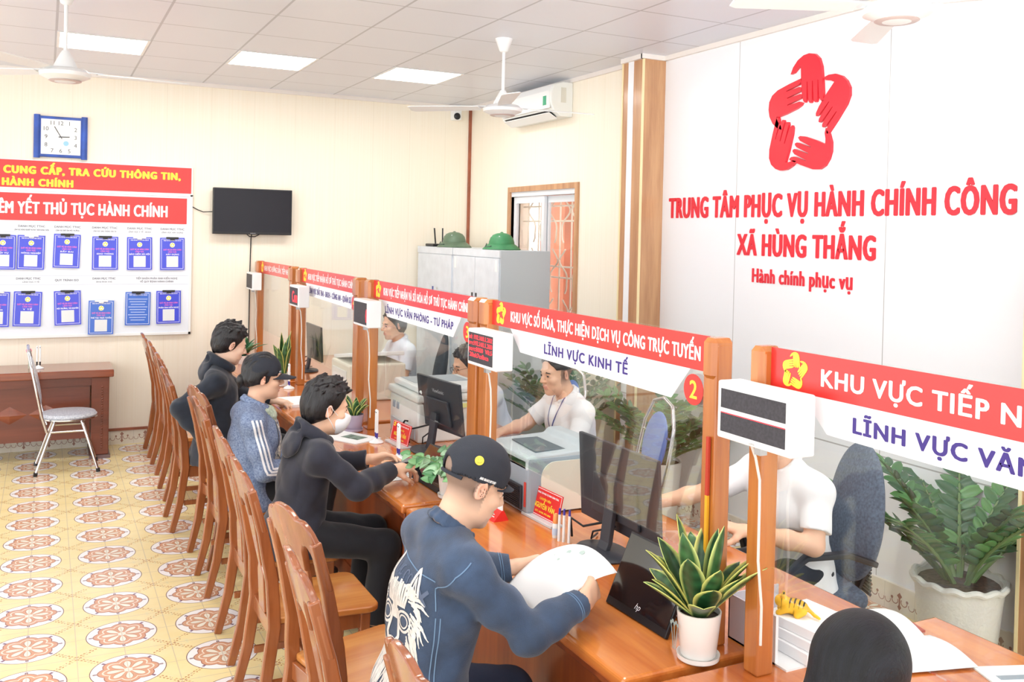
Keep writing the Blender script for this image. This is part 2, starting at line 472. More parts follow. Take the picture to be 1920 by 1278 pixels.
# white cove strip under the ceiling
b = MB().box((XL, YB - 0.025, CEIL - 0.035), (XR, YB, CEIL)).box((XR - 0.025, 6.11, CEIL - 0.035), (XR, YB, CEIL))
b.box((XP - 0.025, 5.82, CEIL - 0.035), (XP, 6.11, CEIL)).box((XP - 0.025, 5.81, CEIL - 0.035), (XS, 5.835, CEIL)).box((XS - 0.025, 2.75, CEIL - 0.035), (XS, 5.82, CEIL))
struct(obj('trim_4', b, mat('cove_strip', (236, 230, 224), 0.4)))
# skirting
struct(obj('baseboard_back', MB().box((XL, YB - 0.012, 0), (XR, YB, 0.125)), M_SKIRT))
struct(obj('trim_5', MB().box((XL, YB - 0.02, 0.125), (XR, YB, 0.148)), M_REDTRIM))
struct(obj('baseboard_right', MB().box((XR - 0.012, 6.11, 0), (XR, YB - 0.02, 0.125)), M_SKIRT))
struct(obj('baseboard_sign', MB().box((XS - 0.02, 2.74, 0), (XS, 5.83, 0.146)), M_SKIRT))

# window: brown surround, white sliding sashes, panes, and the curly security grille outside
win = struct(obj('window_1', MB().box((XR - 0.02, WY0 - 0.05, WZ1), (XR + 0.1, WY1 + 0.05, WZ1 + 0.05)).box((XR - 0.02, WY0 - 0.05, WZ0 - 0.05), (XR + 0.1, WY0, WZ1)).box((XR - 0.02, WY1, WZ0 - 0.05), (XR + 0.1, WY1 + 0.05, WZ1)).box((XR - 0.02, WY0, WZ0 - 0.05), (XR + 0.1, WY1, WZ0)), M_OAK))
def sash(x, y0, y1, z0, z1, name):
    s = obj(name, MB().box((x, y0, z0), (x + 0.03, y0 + 0.05, z1)).box((x, y1 - 0.05, z0), (x + 0.03, y1, z1)).box((x, y0 + 0.05, z0), (x + 0.03, y1 - 0.05, z0 + 0.05)).box((x, y0 + 0.05, z1 - 0.06), (x + 0.03, y1 - 0.05, z1)), M_ALU, win)
    return s
sash(XR + 0.02, WY0 + 0.62, WY1 - 0.02, WZ0 + 0.02, WZ1 - 0.05, 'sash')
sash(XR + 0.06, WY0 + 0.02, WY0 + 0.66, WZ0 + 0.02, WZ1 - 0.05, 'sash')
obj('track', MB().box((XR + 0.0, WY0, WZ1 - 0.045), (XR + 0.1, WY1, WZ1)), M_ALU, win)
def glass_material(name, tint=(0.965, 0.985, 0.98), gloss=0.045):
    m = bpy.data.materials.new(name); m.use_nodes = True; nt = m.node_tree
    for n in list(nt.nodes):
        if n.type == 'BSDF_PRINCIPLED': nt.nodes.remove(n)
    tr = nt.nodes.new('ShaderNodeBsdfTransparent'); tr.inputs[0].default_value = (*tint, 1)
    gl = nt.nodes.new('ShaderNodeBsdfGlossy'); gl.inputs['Roughness'].default_value = 0.02; gl.inputs[0].default_value = (1, 1, 1, 1)
    lw = nt.nodes.new('ShaderNodeLayerWeight'); lw.inputs[0].default_value = 0.25
    mm = nt.nodes.new('ShaderNodeMath'); mm.operation = 'MULTIPLY'; mm.inputs[1].default_value = gloss * 4
    ad = nt.nodes.new('ShaderNodeMath'); ad.operation = 'ADD'; ad.inputs[1].default_value = gloss * 0.25
    nt.links.new(lw.outputs['Fresnel'], mm.inputs[0]); nt.links.new(mm.outputs[0], ad.inputs[0])
    mx = nt.nodes.new('ShaderNodeMixShader'); nt.links.new(ad.outputs[0], mx.inputs[0]); nt.links.new(tr.outputs[0], mx.inputs[1]); nt.links.new(gl.outputs[0], mx.inputs[2])
    nt.links.new(mx.outputs[0], nt.nodes['Material Output'].inputs[0])
    return m
M_GLASS = glass_material('clear_glass'); M_WGLASS = glass_material('window_glass', (0.94, 0.95, 0.95), 0.03)
obj('pane', MB().box((XR + 0.033, WY0 + 0.67, WZ0 + 0.07), (XR + 0.037, WY1 - 0.07, WZ1 - 0.11)), M_WGLASS, win)
obj('pane', MB().box((XR + 0.073, WY0 + 0.07, WZ0 + 0.07), (XR + 0.077, WY0 + 0.61, WZ1 - 0.11)), M_WGLASS, win)
b = MB(); gx = XR + 0.14
for k in range(6):
    y = WY0 + 0.1 + k * 0.21
    b.tube([(gx, y, WZ0 + 0.02), (gx, y, WZ1 - 0.02)], 0.009, 6)
for z in (1.2, 1.62, 1.72, 2.14, 2.28): b.tube([(gx, WY0, z), (gx, WY1, z)], 0.008, 6)
for k in range(5):
    for r in range(3):
        y0, z0 = WY0 + 0.2 + k * 0.21, 1.02 + r * 0.46; sg = 1 if (k + r) % 2 else -1
        b.tube([(gx - 0.012, y0 + sg * (0.07 * math.sin(t * 2.4) + 0.02 * math.cos(t * 5)), z0 + 0.4 * t / 2.6) for t in [i * 0.2 for i in range(14)]], 0.008, 6)
obj('security_grille', b, mat('cream_grille', (240, 226, 206), 0.5), win, smooth=True)
struct(obj('exterior_wall', MB().box((XR + 1.3, 5.6, -0.1), (XR + 1.4, 9.8, 3.6)).box((XR + 0.9, 7.25, -0.1), (XR + 1.25, 7.5, 3.6)).box((XR + 0.9, 8.75, -0.1), (XR + 1.25, 9.3, 3.6)), mat('salmon_render', (226, 150, 118), 0.8, var=0.12, vscale=3)))

# lit ceiling panels: three in the picture, the unseen nearer ones added to brighten the room
def ceiling_light(cx, cy, label):
    t = thing('ceiling_light', label, 'ceiling light', (cx, cy, CEIL), 0, 'square ceiling light panels')
    obj('frame', MB().box((-0.31, -0.325, -0.006), (0.31, -0.305, 0.0)).box((-0.31, 0.305, -0.006), (0.31, 0.325, 0.0)).box((-0.31, -0.305, -0.006), (-0.29, 0.305, 0)).box((0.29, -0.305, -0.006), (0.31, 0.305, 0)), M_WHITE, t)
    obj('diffuser', MB().box((-0.29, -0.305, -0.004), (0.29, 0.305, -0.001)), mat('lit_diffuser', (255, 253, 248), 0.5, emit=9.0), t)
for cx, cy, lb in ((0.365, 7.71, 'lit ceiling panel behind the fan over the wall clock'), (1.625, 7.71, 'lit ceiling panel in the middle, above the wall television'), (2.885, 7.71, 'lit ceiling panel nearest the air conditioner')):
    ceiling_light(cx, cy, lb)
for cx in (-1.525, 0.365, 1.625, 2.885):
    for cy in (3.09, -0.87):
        ceiling_light(cx, cy, 'added lit ceiling panel, unseen, brightening the near end of the room')
# ================================================================== counter desks, glass screens, number displays
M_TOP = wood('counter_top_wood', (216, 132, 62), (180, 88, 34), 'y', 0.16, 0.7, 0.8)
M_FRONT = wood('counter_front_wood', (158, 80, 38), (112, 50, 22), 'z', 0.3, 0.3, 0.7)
M_POST = wood('post_wood', (196, 122, 58), (160, 84, 34), 'z', 0.25, 0.5, 0.9)
M_RED = mat('banner_red', (222, 44, 40), 0.3, coat=0.2)
M_BWHITE = mat('banner_white', (244, 244, 248), 0.35)
M_INK = mat('violet_ink', (62, 44, 130), 0.5)
M_YEL = mat('emblem_yellow', (252, 226, 70), 0.5)
M_WTXT = mat('white_lettering', (250, 250, 250), 0.5)
M_SCREENK = mat('led_screen', (62, 60, 66), 0.6, var=0.15, vscale=120)
M_LED = mat('led_red', (255, 40, 50), 0.5, emit=1.6)

def emblem_hand():
    """one of the five joined hands, in units of the emblem's half height; fingers hang down, thumb to the left"""
    P = [(-75, 225), (-62, 256), (-38, 286), (-8, 303), (20, 305), (48, 294), (68, 268), (79, 225), (84, 140), (86, 54), (80, 52), (72, 62), (66, 80), (63, 165), (60, 165), (58, 76), (52, 58), (46, 56), (40, 66), (36, 165), (33, 165), (31, 74), (26, 60), (20, 58), (14, 70), (10, 168), (7, 168), (4, 84), (-4, 66), (-12, 76), (-18, 110), (-22, 190), (-22, 254), (-40, 245), (-58, 228)]
    return [(x / 300, y / 300) for x, y in P]
def emblem_shapes(s):
    out = []
    for cx, cy, rot in ((34, 180, 3), (182, 35, -44), (36, -195, -112), (-182, -130, 160), (-150, 95, 100)):
        a = math.radians(rot); c, d = math.cos(a), math.sin(a); H = [((x - 33 / 300) * 1.36, y - 180 / 300) for x, y in emblem_hand()]
        out.append([((cx / 300 + x * c - y * d) * s, (cy / 300 + x * d + y * c) * s) for x, y in H])
    return out

XG = 1.866; PW = 0.030
DESK = [  # y0, y1 of the worktop, words, width/position of the white strip, number
    (7.71, 9.25), (5.91, 7.62), (4.03, 5.82), (2.19, 3.99), (0.05, 2.155)]
DL = ['counter desk at the far wall, fifth from the camera', 'fourth counter desk, where the man in the black hoodie sits', 'third counter desk, with the copier and the pen stands', 'second counter desk, where the man in the denim jacket reads papers', 'nearest counter desk at the bottom right, with the dark head before it']
for i, (y0, y1) in enumerate(DESK):
    L = y1 - y0
    t = thing('counter_desk', DL[i], 'counter desk', (1.48, y0, 0), 0, 'wooden counter desks in a row')
    D = 1.22 if i != 3 else 1.05
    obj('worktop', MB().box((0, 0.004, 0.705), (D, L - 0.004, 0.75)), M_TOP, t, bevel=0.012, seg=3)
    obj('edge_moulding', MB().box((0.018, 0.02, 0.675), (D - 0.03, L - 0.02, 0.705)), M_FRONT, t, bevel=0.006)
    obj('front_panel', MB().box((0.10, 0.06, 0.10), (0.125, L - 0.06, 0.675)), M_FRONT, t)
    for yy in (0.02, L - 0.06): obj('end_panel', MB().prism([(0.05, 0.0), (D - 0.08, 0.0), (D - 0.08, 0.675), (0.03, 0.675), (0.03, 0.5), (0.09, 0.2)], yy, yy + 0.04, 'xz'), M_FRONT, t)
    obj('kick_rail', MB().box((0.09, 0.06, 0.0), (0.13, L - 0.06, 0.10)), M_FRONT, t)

SCREEN = [
    # far post y range, near post y range, red words, white words, white strip (y far, y near), number
    ((9.14, 9.24), (7.76, 7.86), 'KHU VỰC HƯỚNG DẪN, TIẾP NHẬN', None, None, None),
    ((7.50, 7.59), (5.92, 6.02), 'KHU VỰC TIẾP NHẬN HỒ SƠ THỦ TỤC HÀNH CHÍNH', 'LĨNH VỰC ĐẤT ĐAI - BHXH - CÔNG AN - QUÂN SỰ', (7.38, 6.05), '4'),
    ((5.66, 5.76), (4.03, 4.13), 'KHU VỰC TIẾP NHẬN VÀ SỐ HÓA HỒ SƠ THỦ TỤC HÀNH CHÍNH', 'LĨNH VỰC VĂN PHÒNG - TƯ PHÁP', (5.50, 4.27), '3'),
    ((3.91, 4.00), (2.258, 2.325), 'KHU VỰC SỐ HÓA, THỰC HIỆN DỊCH VỤ CÔNG TRỰC TUYẾN', 'LĨNH VỰC KINH TẾ', (3.72, 2.42), '2'),
    ((2.048, 2.108), (0.10, 0.18), 'KHU VỰC TIẾP NHẬN HỒ SƠ', 'LĨNH VỰC VĂN HÓA - XÃ HỘI', (1.93, 0.6), '1')]
SL = ['far glass counter screen against the back wall, red banner with no white strip', 'glass counter screen fourth from the camera, small violet words under its red banner', 'glass counter screen with the words VĂN PHÒNG - TƯ PHÁP', 'glass counter screen with the words LĨNH VỰC KINH TẾ and a round 2', 'nearest glass counter screen, running out of the right edge of the picture']
for i, (fp, np_, red, white, ws, num) in enumerate(SCREEN):
    yc = (fp[0] + np_[1]) / 2
    t = thing('counter_screen', SL[i], 'glass screen', (XG, yc, 0.75), 0, 'glass screens on the counter')
    for a, b2 in (fp, np_):
        p = obj('post', MB().box((-PW, a - yc, 0), (PW, b2 - yc, 0.93)), M_POST, t, bevel=0.006)
        obj('post_cap', MB().box((-PW - 0.012, a - yc + 0.002, 0.82), (PW + 0.012, b2 - yc - 0.002, 0.948)), M_POST, p, bevel=0.014, seg=1)
    ya, yb = np_[1] - yc, fp[0] - yc
    obj('glass_pane', MB().box((-0.004, ya - 0.02, 0.25 if i > 0 else 0.3), (0.004, yb + 0.02, 0.952)), M_GLASS, t)
    rb = obj('red_banner', MB().box((-0.007, ya, 0.835), (-0.0045, yb, 0.948)), M_RED, t)
    M0 = face_m((-0.0072, yb - 0.095, 0.892), '-x')
    shape('emblem', emblem_shapes(0.052), M_YEL, M0, 0.0012, rb)
    ye, yw = yb - 0.195, (ya + 0.045 if i != 4 else yb - 0.195 - 0.98)
    words('lettering', red, M_WTXT, face_m((-0.0076, (ye + yw) / 2, 0.888), '-x'), rb, w=ye - yw, cap=0.044, bold=0.035)
    if ws:
        a, b2 = ws[0] - yc, ws[1] - yc
        wb = obj('white_banner', MB().prism([(a, 0.835), (a - 0.1, 0.74), (b2 + 0.1, 0.725), (b2, 0.835)], -0.0065, -0.0045, 'yz'), M_BWHITE, t)
        tw = {1: (7.27, 6.14), 2: (5.43, 4.37), 3: (3.40, 2.78), 4: (1.74, 0.75)}[i]
        words('lettering', white, M_INK, face_m((-0.007, (tw[0] + tw[1]) / 2 - yc, 0.782), '-x'), wb, w=tw[0] - tw[1], cap=0.038, bold=0.05)
        ny = {1: 5.99 + 0.09, 2: 4.19, 3: 2.40, 4: 0.45}[i] - yc
        nd = obj('number_disc', MB().lathe([(0.05, 0), (0.05, 0.0015)], 28, face_m((-0.0066, ny, 0.77), '-x')), M_RED, t)
        text('numeral', num, M_YEL, face_m((-0.0084, ny, 0.77), '-x'), nd, cap=0.056, bold=0.02)

def led_display(y, z, label, kind):
    t = thing('number_display', label, 'number display', (1.74, y, z), 0, 'white number displays on the posts')
    obj('housing', MB().box((0, -0.15, -0.082), (0.084, 0.15, 0.082)), M_WHITE, t, bevel=0.006)
    M = face_m((-0.001, 0, 0), '-x')
    if kind == 'two':
        for s in (0.034, -0.034):
            obj('screen', MB().box((-0.002, -0.128, s - 0.027), (0.001, 0.132, s + 0.027)), M_SCREENK, t)
        obj('red_line', MB().box((-0.0022, -0.128, -0.0075), (-0.0005, 0.132, -0.0055)), M_LED, t)
        text('maker_mark', 'como', mat('grey_print', (150, 150, 150), 0.5), face_m((-0.0012, 0.0, -0.072), '-x'), t, cap=0.007)
    else:
        sc = obj('screen', MB().box((-0.002, -0.118, -0.066), (0.001, 0.135, 0.066)), M_SCREENK, t)
        if kind == 'lines':
            for k, s in enumerate(('ad: 192.168.1.202', 'srv:192.168.1.200', 'port:8000  V0.5', '20ak7cdbca')):
                words('red_text', s, M_LED, face_m((-0.0026, 0.008 + (0.012 if k == 3 else 0), 0.048 - k * 0.027), '-x'), sc, w=(0.245, 0.245, 0.245, 0.2)[k], cap=0.019, bold=0.006)
        elif kind == 'con':
            text('red_text', 'Con', M_LED, face_m((-0.0026, -0.03, -0.004), '-x'), sc, w=0.16, cap=0.085, bold=-0.005)
        elif kind == 'edge':
            obj('red_text', MB().prism([(-0.118, -0.05), (-0.112, -0.045), (-0.104, -0.01), (-0.112, 0.02), (-0.118, 0.03)], -0.003, -0.002, 'yz'), M_LED, sc)
    obj('bracket', MB().box((0.02, -0.012, -0.105), (0.045, 0.012, -0.08)), mat('steel_bracket', (190, 190, 190), 0.35, metal=0.8), t)
    b = MB(); b.tube([(0.055, 0.07, -0.085), (0.07, 0.062, -0.13), (0.072, 0.045, -0.19), (0.078, 0.05, -0.28), (0.074, 0.045, -0.42), (0.086, 0.04, -0.55), (0.086, 0.04, -0.66)], 0.004, 6)
    obj('cable', b, mat('white_cable', (225, 222, 215), 0.5), t, smooth=True)
    if kind == 'two': obj('red_yellow_tape', MB().box((0.084, 0.29, -0.62), (0.0925, 0.302, -0.30)), mat('yellow_tape', (240, 176, 40), 0.4), t); obj('red_tape', MB().box((0.084, 0.29, -0.30), (0.0925, 0.302, -0.12)), mat('dull_red_tape', (190, 60, 40), 0.4), t)
    return t
led_display(1.985, 1.515, 'white number display nearest the camera, two blank dark rows', 'two')
led_display(3.765, 1.49, 'white number display with four lines of red characters', 'lines')
led_display(5.545, 1.502, 'white number display with a dark screen and a sliver of red at its edge', 'edge')
led_display(7.27, 1.488, 'white number display showing large red letters cut off at the edge', 'con')
led_display(9.05, 1.51, 'white number display farthest away, on the post at the back wall, blank grey', 'none')
# ================================================================== wooden visitor chairs
M_CHAIR = wood('chair_wood', (166, 98, 56), (128, 68, 36), 'z', 0.2, 0.6, 0.8)
M_SEAT = wood('seat_wood', (206, 140, 72), (176, 104, 48), 'x', 0.18, 0.6, 0.8)

def chair_back_x(z):
    """how far back the rear posts stand at height z"""
    pts = [(0, -0.275), (0.2, -0.225), (0.42, -0.195), (0.6, -0.205), (0.8, -0.245), (1.0, -0.30), (1.08, -0.32)]
    for (a, xa), (b, xb) in zip(pts, pts[1:]):
        if a <= z <= b:
            k = (z - a) / (b - a); return xa + (xb - xa) * k
    return pts[-1][1]

def make_chair():
    t = thing('dining_chair', 'wooden chair', 'chair', group='carved wooden visitor chairs')
    W = 0.185
    for s in (-1, 1):
        zs = [0, 0.1, 0.2, 0.3, 0.42, 0.5, 0.6, 0.7, 0.8, 0.9, 0.97]
        b = MB().tube([(chair_back_x(z), s * (W - 0.012 * (z > 0.5)), z) for z in zs], 0, rect=[(0.03, 0.036 + 0.016 * math.sin(min(1, z / 0.9) * PI)) for z in zs], up=(1, 0, 0))
        obj('back_post', b, M_CHAIR, t, smooth=True, bevel=0.006)
        obj('front_leg', MB().tube([(0.175, s * 0.175, 0), (0.18, s * 0.178, 0.42)], 0, rect=[(0.032, 0.032), (0.042, 0.042)], up=(1, 0, 0)), M_CHAIR, t, bevel=0.005)
        obj('side_apron', MB().box((-0.19, s * 0.172 - 0.011, 0.355), (0.17, s * 0.172 + 0.011, 0.425)), M_CHAIR, t, bevel=0.003)
        obj('side_stretcher', MB().box((-0.2, s * 0.172 - 0.01, 0.17), (0.165, s * 0.172 + 0.01, 0.2)), M_CHAIR, t, bevel=0.003)
    obj('front_apron', MB().box((0.165, -0.165, 0.36), (0.187, 0.165, 0.425)), M_CHAIR, t, bevel=0.003)
    obj('rear_apron', MB().box((-0.205, -0.17, 0.36), (-0.185, 0.17, 0.425)), M_CHAIR, t, bevel=0.003)
    obj('cross_stretcher', MB().box((-0.02, -0.17, 0.172), (0.01, 0.17, 0.198)), M_CHAIR, t, bevel=0.003)
    # seat: rounded trapezoid slab
    pts = []
    for cx, cy, a0 in ((0.185, 0.165, 0), (-0.165, 0.16, 90), (-0.165, -0.16, 180), (0.185, -0.165, 270)):
        for k in range(6):
            a = math.radians(a0 + k * 18); r = 0.055 if cx > 0 else 0.025
            pts.append((cx + r * math.cos(a), cy + r * math.sin(a)))
    obj('seat', MB().prism(pts, 0.425, 0.452, 'xy'), M_SEAT, t, bevel=0.008, seg=3)
    # crest rail and splat in one carved board with two arched slots, bent with the posts
    top = [(0.0, 1.068), (0.03, 1.067), (0.055, 1.06), (0.075, 1.046), (0.09, 1.034), (0.105, 1.036), (0.125, 1.036), (0.148, 1.022), (0.168, 0.998), (0.182, 0.965), (0.19, 0.92)]
    low = [(0.0, 0.9), (0.04, 0.895), (0.06, 0.88), (0.072, 0.86), (0.078, 0.84), (0.086, 0.91), (0.102, 0.942), (0.128, 0.942), (0.148, 0.915), (0.158, 0.87), (0.162, 0.8)]
    def strip(name, f_hi, f_lo, ys, th=0.024):
        b = MB(); n = len(ys); vs = []
        for side in (0, 1):
            for y in ys:
                for z in (f_hi(y), f_lo(y)): vs.append((chair_back_x(z) - 0.02 * (1 - (y / 0.19) ** 2) + (th if side else 0) - 0.006, y, z))
        fs = []
        for i in range(n - 1):
            a = 2 * i; fs.append((a, a + 1, a + 3, a + 2)); c = 2 * n + a; fs.append((c, c + 2, c + 3, c + 1))
            fs.append((a, a + 2, c + 2, c)); fs.append((a + 1, c + 1, c + 3, a + 3))
        fs.append((0, 2 * n, 2 * n + 1, 1)); e = 2 * n - 2; fs.append((e, e + 1, 2 * n + e + 1, 2 * n + e))
        b.add(vs, fs); return obj(name, b, M_CHAIR, t, smooth=True, bevel=0.007)
    def itp(tab, y):
        y = abs(y)
        for (a, za), (b2, zb) in zip(tab, tab[1:]):
            if a <= y <= b2: return za + (zb - za) * (y - a) / (b2 - a)
        return tab[-1][1]
    ys = [-0.19 + 0.38 * i / 44 for i in range(45)]
    strip('crest_rail', lambda y: itp(top, y), lambda y: min(itp(low, y), itp(top, y) - 0.02), ys)
    # vase-shaped splat
    zz = [0.43 + i * (0.92 - 0.43) / 16 for i in range(17)]
    def wd(z): return 0.042 + 0.026 * math.cos((z - 0.88) * 9) * (z > 0.6) + 0.012 * (z <= 0.6)
    vs = []; fs = []
    for side in (0, 0.016):
        for z in zz:
            for s in (-1, 1): vs.append((chair_back_x(z) - 0.012 + side, s * wd(z), z))
    n = len(zz)
    for i in range(n - 1):
        a = 2 * i; c = 2 * n + a
        fs += [(a, a + 1, a + 3, a + 2), (c, c + 2, c + 3, c + 1), (a, a + 2, c + 2, c), (a + 1, c + 1, c + 3, a + 3)]
    obj('splat', MB().add(vs, fs), M_CHAIR, t, smooth=True, bevel=0.004)
    return t
CHAIRS = [
    (1.10, 8.80, 0, 'wooden chair farthest away, alone before the back wall'),
    (1.10, 8.17, 0, 'second wooden chair from the back wall'),
    (1.08, 7.38, 0, 'third wooden chair from the back wall'),
    (1.04, 6.62, 0, 'wooden chair that the man in the black hoodie sits on'),
    (1.12, 5.86, 0.16, 'wooden chair with its red-brown carved back against the black hoodie'),
    (1.08, 5.40, 0, 'wooden chair that the woman in the grey jacket sits on'),
    (1.06, 4.55, 0, 'wooden chair that the masked man sits on'),
    (1.03, 3.90, 0, 'wooden chair with an empty yellow seat beside the masked man'),
    (1.06, 3.25, 0.20, 'wooden chair turned to show its whole carved back'),
    (0.98, 2.71, -0.05, 'wooden chair with its empty seat just behind the denim jacket'),
    (1.06, 1.98, 0, 'wooden chair cut off by the bottom edge, over the denim jacket')]
chair0 = make_chair()
for i, (x, y, a, lb) in enumerate(CHAIRS):
    if i == 0: chair0.location = (x, y, 0); chair0.rotation_euler = (0, 0, a); chair0['label'] = lb
    else: dup(chair0, (x, y, 0), a, lb)
# ================================================================== figures: one continuous surface grown round a skeleton
class Solid:
    """a body of smoothly joined cones and ellipsoids, turned into one mesh (distance field + surface nets)"""
    def __init__(s): s.p = []
    def cone(s, a, b, ra, rb=None, k=0.02, op='+'):
        s.p.append(('c', np.array(a, float), np.array(b, float), ra, ra if rb is None else rb, k, op)); return s
    def chain(s, pts, rs, k=0.02, op='+'):
        for i in range(len(pts) - 1): s.cone(pts[i], pts[i + 1], rs[i], rs[i + 1], k, op)
        return s
    def ell(s, c, r, R=None, k=0.02, op='+'):
        s.p.append(('e', np.array(c, float), np.array(r, float), np.eye(3) if R is None else np.array(R, float), 0, k, op)); return s
    def cut(s, p, n, k=0.004, near=None):
        """remove what lies beyond the plane at p on the side of n (near: only within that distance of p)"""
        s.p.append(('h', np.array(p, float), np.array(n, float) / np.linalg.norm(n), near, 0, k, '&')); return s
    @staticmethod
    def _d(q, P):
        t = q[0]
        if t == 'c':
            a, b, ra, rb = q[1:5]; ba = b - a; L = max(1e-9, ba @ ba)
            h = np.clip((P - a) @ ba / L, 0, 1); r = ra + (rb - ra) * h
            return np.sqrt(((P - a - h[:, None] * ba) ** 2).sum(1)) - r
        if t == 'e':
            c, r, R = q[1:4]; X = (P - c) @ R
            k0 = np.sqrt(((X / r) ** 2).sum(1)); k1 = np.sqrt(((X / r ** 2) ** 2).sum(1)) + 1e-9
            return k0 * (k0 - 1) / k1
        c, n, near = q[1:4]; d = (P - c) @ n
        if near: d = np.where(((P - c) ** 2).sum(1) < near * near, d, -1)
        return d
    def bounds(s):
        lo = np.full(3, 9.0); hi = np.full(3, -9.0)
        for q in s.p:
            if q[6] != '+': continue
            if q[0] == 'c':
                for c, r in ((q[1], q[3]), (q[2], q[4])): lo = np.minimum(lo, c - r); hi = np.maximum(hi, c + r)
            else:
                m = q[2].max(); lo = np.minimum(lo, q[1] - m); hi = np.maximum(hi, q[1] + m)
        return lo - 0.03, hi + 0.03
    def evaluate(s, P, fold=None):
        d = np.full(len(P), 1.0)
        for q in s.p:
            k = q[5]; op = q[6]
            if op != '&':
                if q[0] == 'c': c = (q[1] + q[2]) / 2; R = np.linalg.norm(q[2] - q[1]) / 2 + max(q[3], q[4])
                else: c = q[1]; R = q[2].max()
                m = ((P - c) ** 2).sum(1) < (R + 0.09) ** 2
                if not m.any(): continue
                e = s._d(q, P[m]); x = d[m]
                if op == '+': h = np.maximum(k - np.abs(x - e), 0) / k; d[m] = np.minimum(x, e) - h * h * k * 0.25
                else: h = np.maximum(k - np.abs(x + e), 0) / k; d[m] = np.maximum(x, -e) + h * h * k * 0.25
            else:
                e = s._d(q, P); d = np.maximum(d, e)
        if fold is not None: d = d + fold(P)
        return d
    def mesh(s, vox, fold=None, color=None, name='figure'):
        lo, hi = s.bounds(); B = 8
        nb = np.ceil((hi - lo) / (vox * B)).astype(int) + 1
        g = np.stack(np.meshgrid(*[np.arange(n) for n in nb], indexing='ij'), -1).reshape(-1, 3)
        cen = lo + (g + 0.5) * B * vox
        dc = s.evaluate(cen)
        act = np.abs(dc) < B * vox * 0.95 + 0.03
        N = nb * B
        V = np.empty(N, np.float32)
        V6 = V.reshape(nb[0], B, nb[1], B, nb[2], B)
        V6[:] = np.where(dc < 0, -1, 1).astype(np.float32).reshape(nb)[:, None, :, None, :, None]
        o = np.stack(np.meshgrid(*[np.arange(B)] * 3, indexing='ij'), -1).reshape(-1, 3)
        ga = g[act]
        for i in range(0, len(ga), 1500):
            gi = ga[i:i + 1500]
            P = (lo + ((gi[:, None, :] * B + o[None]) * vox)).reshape(-1, 3)
            v = s.evaluate(P, fold).astype(np.float32).reshape(-1, B, B, B)
            for j, c in enumerate(gi): V6[c[0], :, c[1], :, c[2], :] = v[j]
        return nets(V, lo, vox, name, color)

def nets(V, lo, vox, name, color=None):
    I = V < 0
    nx, ny, nz = V.shape
    c = I[:-1, :-1, :-1].astype(np.int8)
    tot = np.zeros((nx - 1, ny - 1, nz - 1), np.int8)
    for a in (0, 1):
        for b in (0, 1):
            for d in (0, 1): tot += I[a:nx - 1 + a, b:ny - 1 + b, d:nz - 1 + d]
    cells = np.argwhere((tot > 0) & (tot < 8))
    idx = np.full(tot.shape, -1, np.int32); idx[tuple(cells.T)] = np.arange(len(cells))
    acc = np.zeros((len(cells), 3)); cnt = np.zeros(len(cells))
    corners = [(a, b, d) for a in (0, 1) for b in (0, 1) for d in (0, 1)]
    val = {q: V[cells[:, 0] + q[0], cells[:, 1] + q[1], cells[:, 2] + q[2]] for q in corners}
    for q in corners:
        for ax in range(3):
            if q[ax]: continue
            r = list(q); r[ax] = 1; r = tuple(r)
            va, vb = val[q], val[r]; m = (va < 0) != (vb < 0)
            t = np.where(m, va / np.where(m, va - vb, 1), 0)
            p = np.tile(np.array(q, float), (len(cells), 1)); p[:, ax] = t
            acc[m] += p[m]; cnt[m] += 1
    vs = lo + (cells + acc / cnt[:, None]) * vox
    quads = []
    for ax in range(3):
        u, w_ = (ax + 1) % 3, (ax + 2) % 3
        s0 = [slice(None)] * 3; s1 = [slice(None)] * 3
        s0[ax] = slice(0, -1); s1[ax] = slice(1, None)
        ch = I[tuple(s0)] != I[tuple(s1)]
        e = np.argwhere(ch)
        e = e[(e[:, u] > 0) & (e[:, w_] > 0) & (e[:, u] < V.shape[u] - 1) & (e[:, w_] < V.shape[w_] - 1)]
        flip = I[tuple(e.T)]
        def at(du, dw):
            f = e.copy(); f[:, u] += du; f[:, w_] += dw; return idx[tuple(f.T)]
        q = np.stack([at(-1, -1), at(0, -1), at(0, 0), at(-1, 0)], 1)
        q[~flip] = q[~flip][:, ::-1]
        quads.append(q[(q >= 0).all(1)])
    Q = np.concatenate(quads).astype(np.int32)
    me = bpy.data.meshes.new(name)
    me.vertices.add(len(vs)); me.vertices.foreach_set('co', vs.astype(np.float32).ravel())
    me.loops.add(Q.size); me.loops.foreach_set('vertex_index', Q.ravel())
    me.polygons.add(len(Q)); me.polygons.foreach_set('loop_start', np.arange(0, Q.size, 4, dtype=np.int32))
    try: me.polygons.foreach_set('loop_total', np.full(len(Q), 4, np.int32))
    except Exception: pass
    me.update(calc_edges=True)
    me.polygons.foreach_set('use_smooth', [True] * len(Q))
    if color is not None:
        at = me.color_attributes.new('tone', 'FLOAT_COLOR', 'POINT')
        C = np.ones((len(vs), 4), np.float32); C[:, :3] = color(vs)
        at.data.foreach_set('color', C.ravel())
    return me

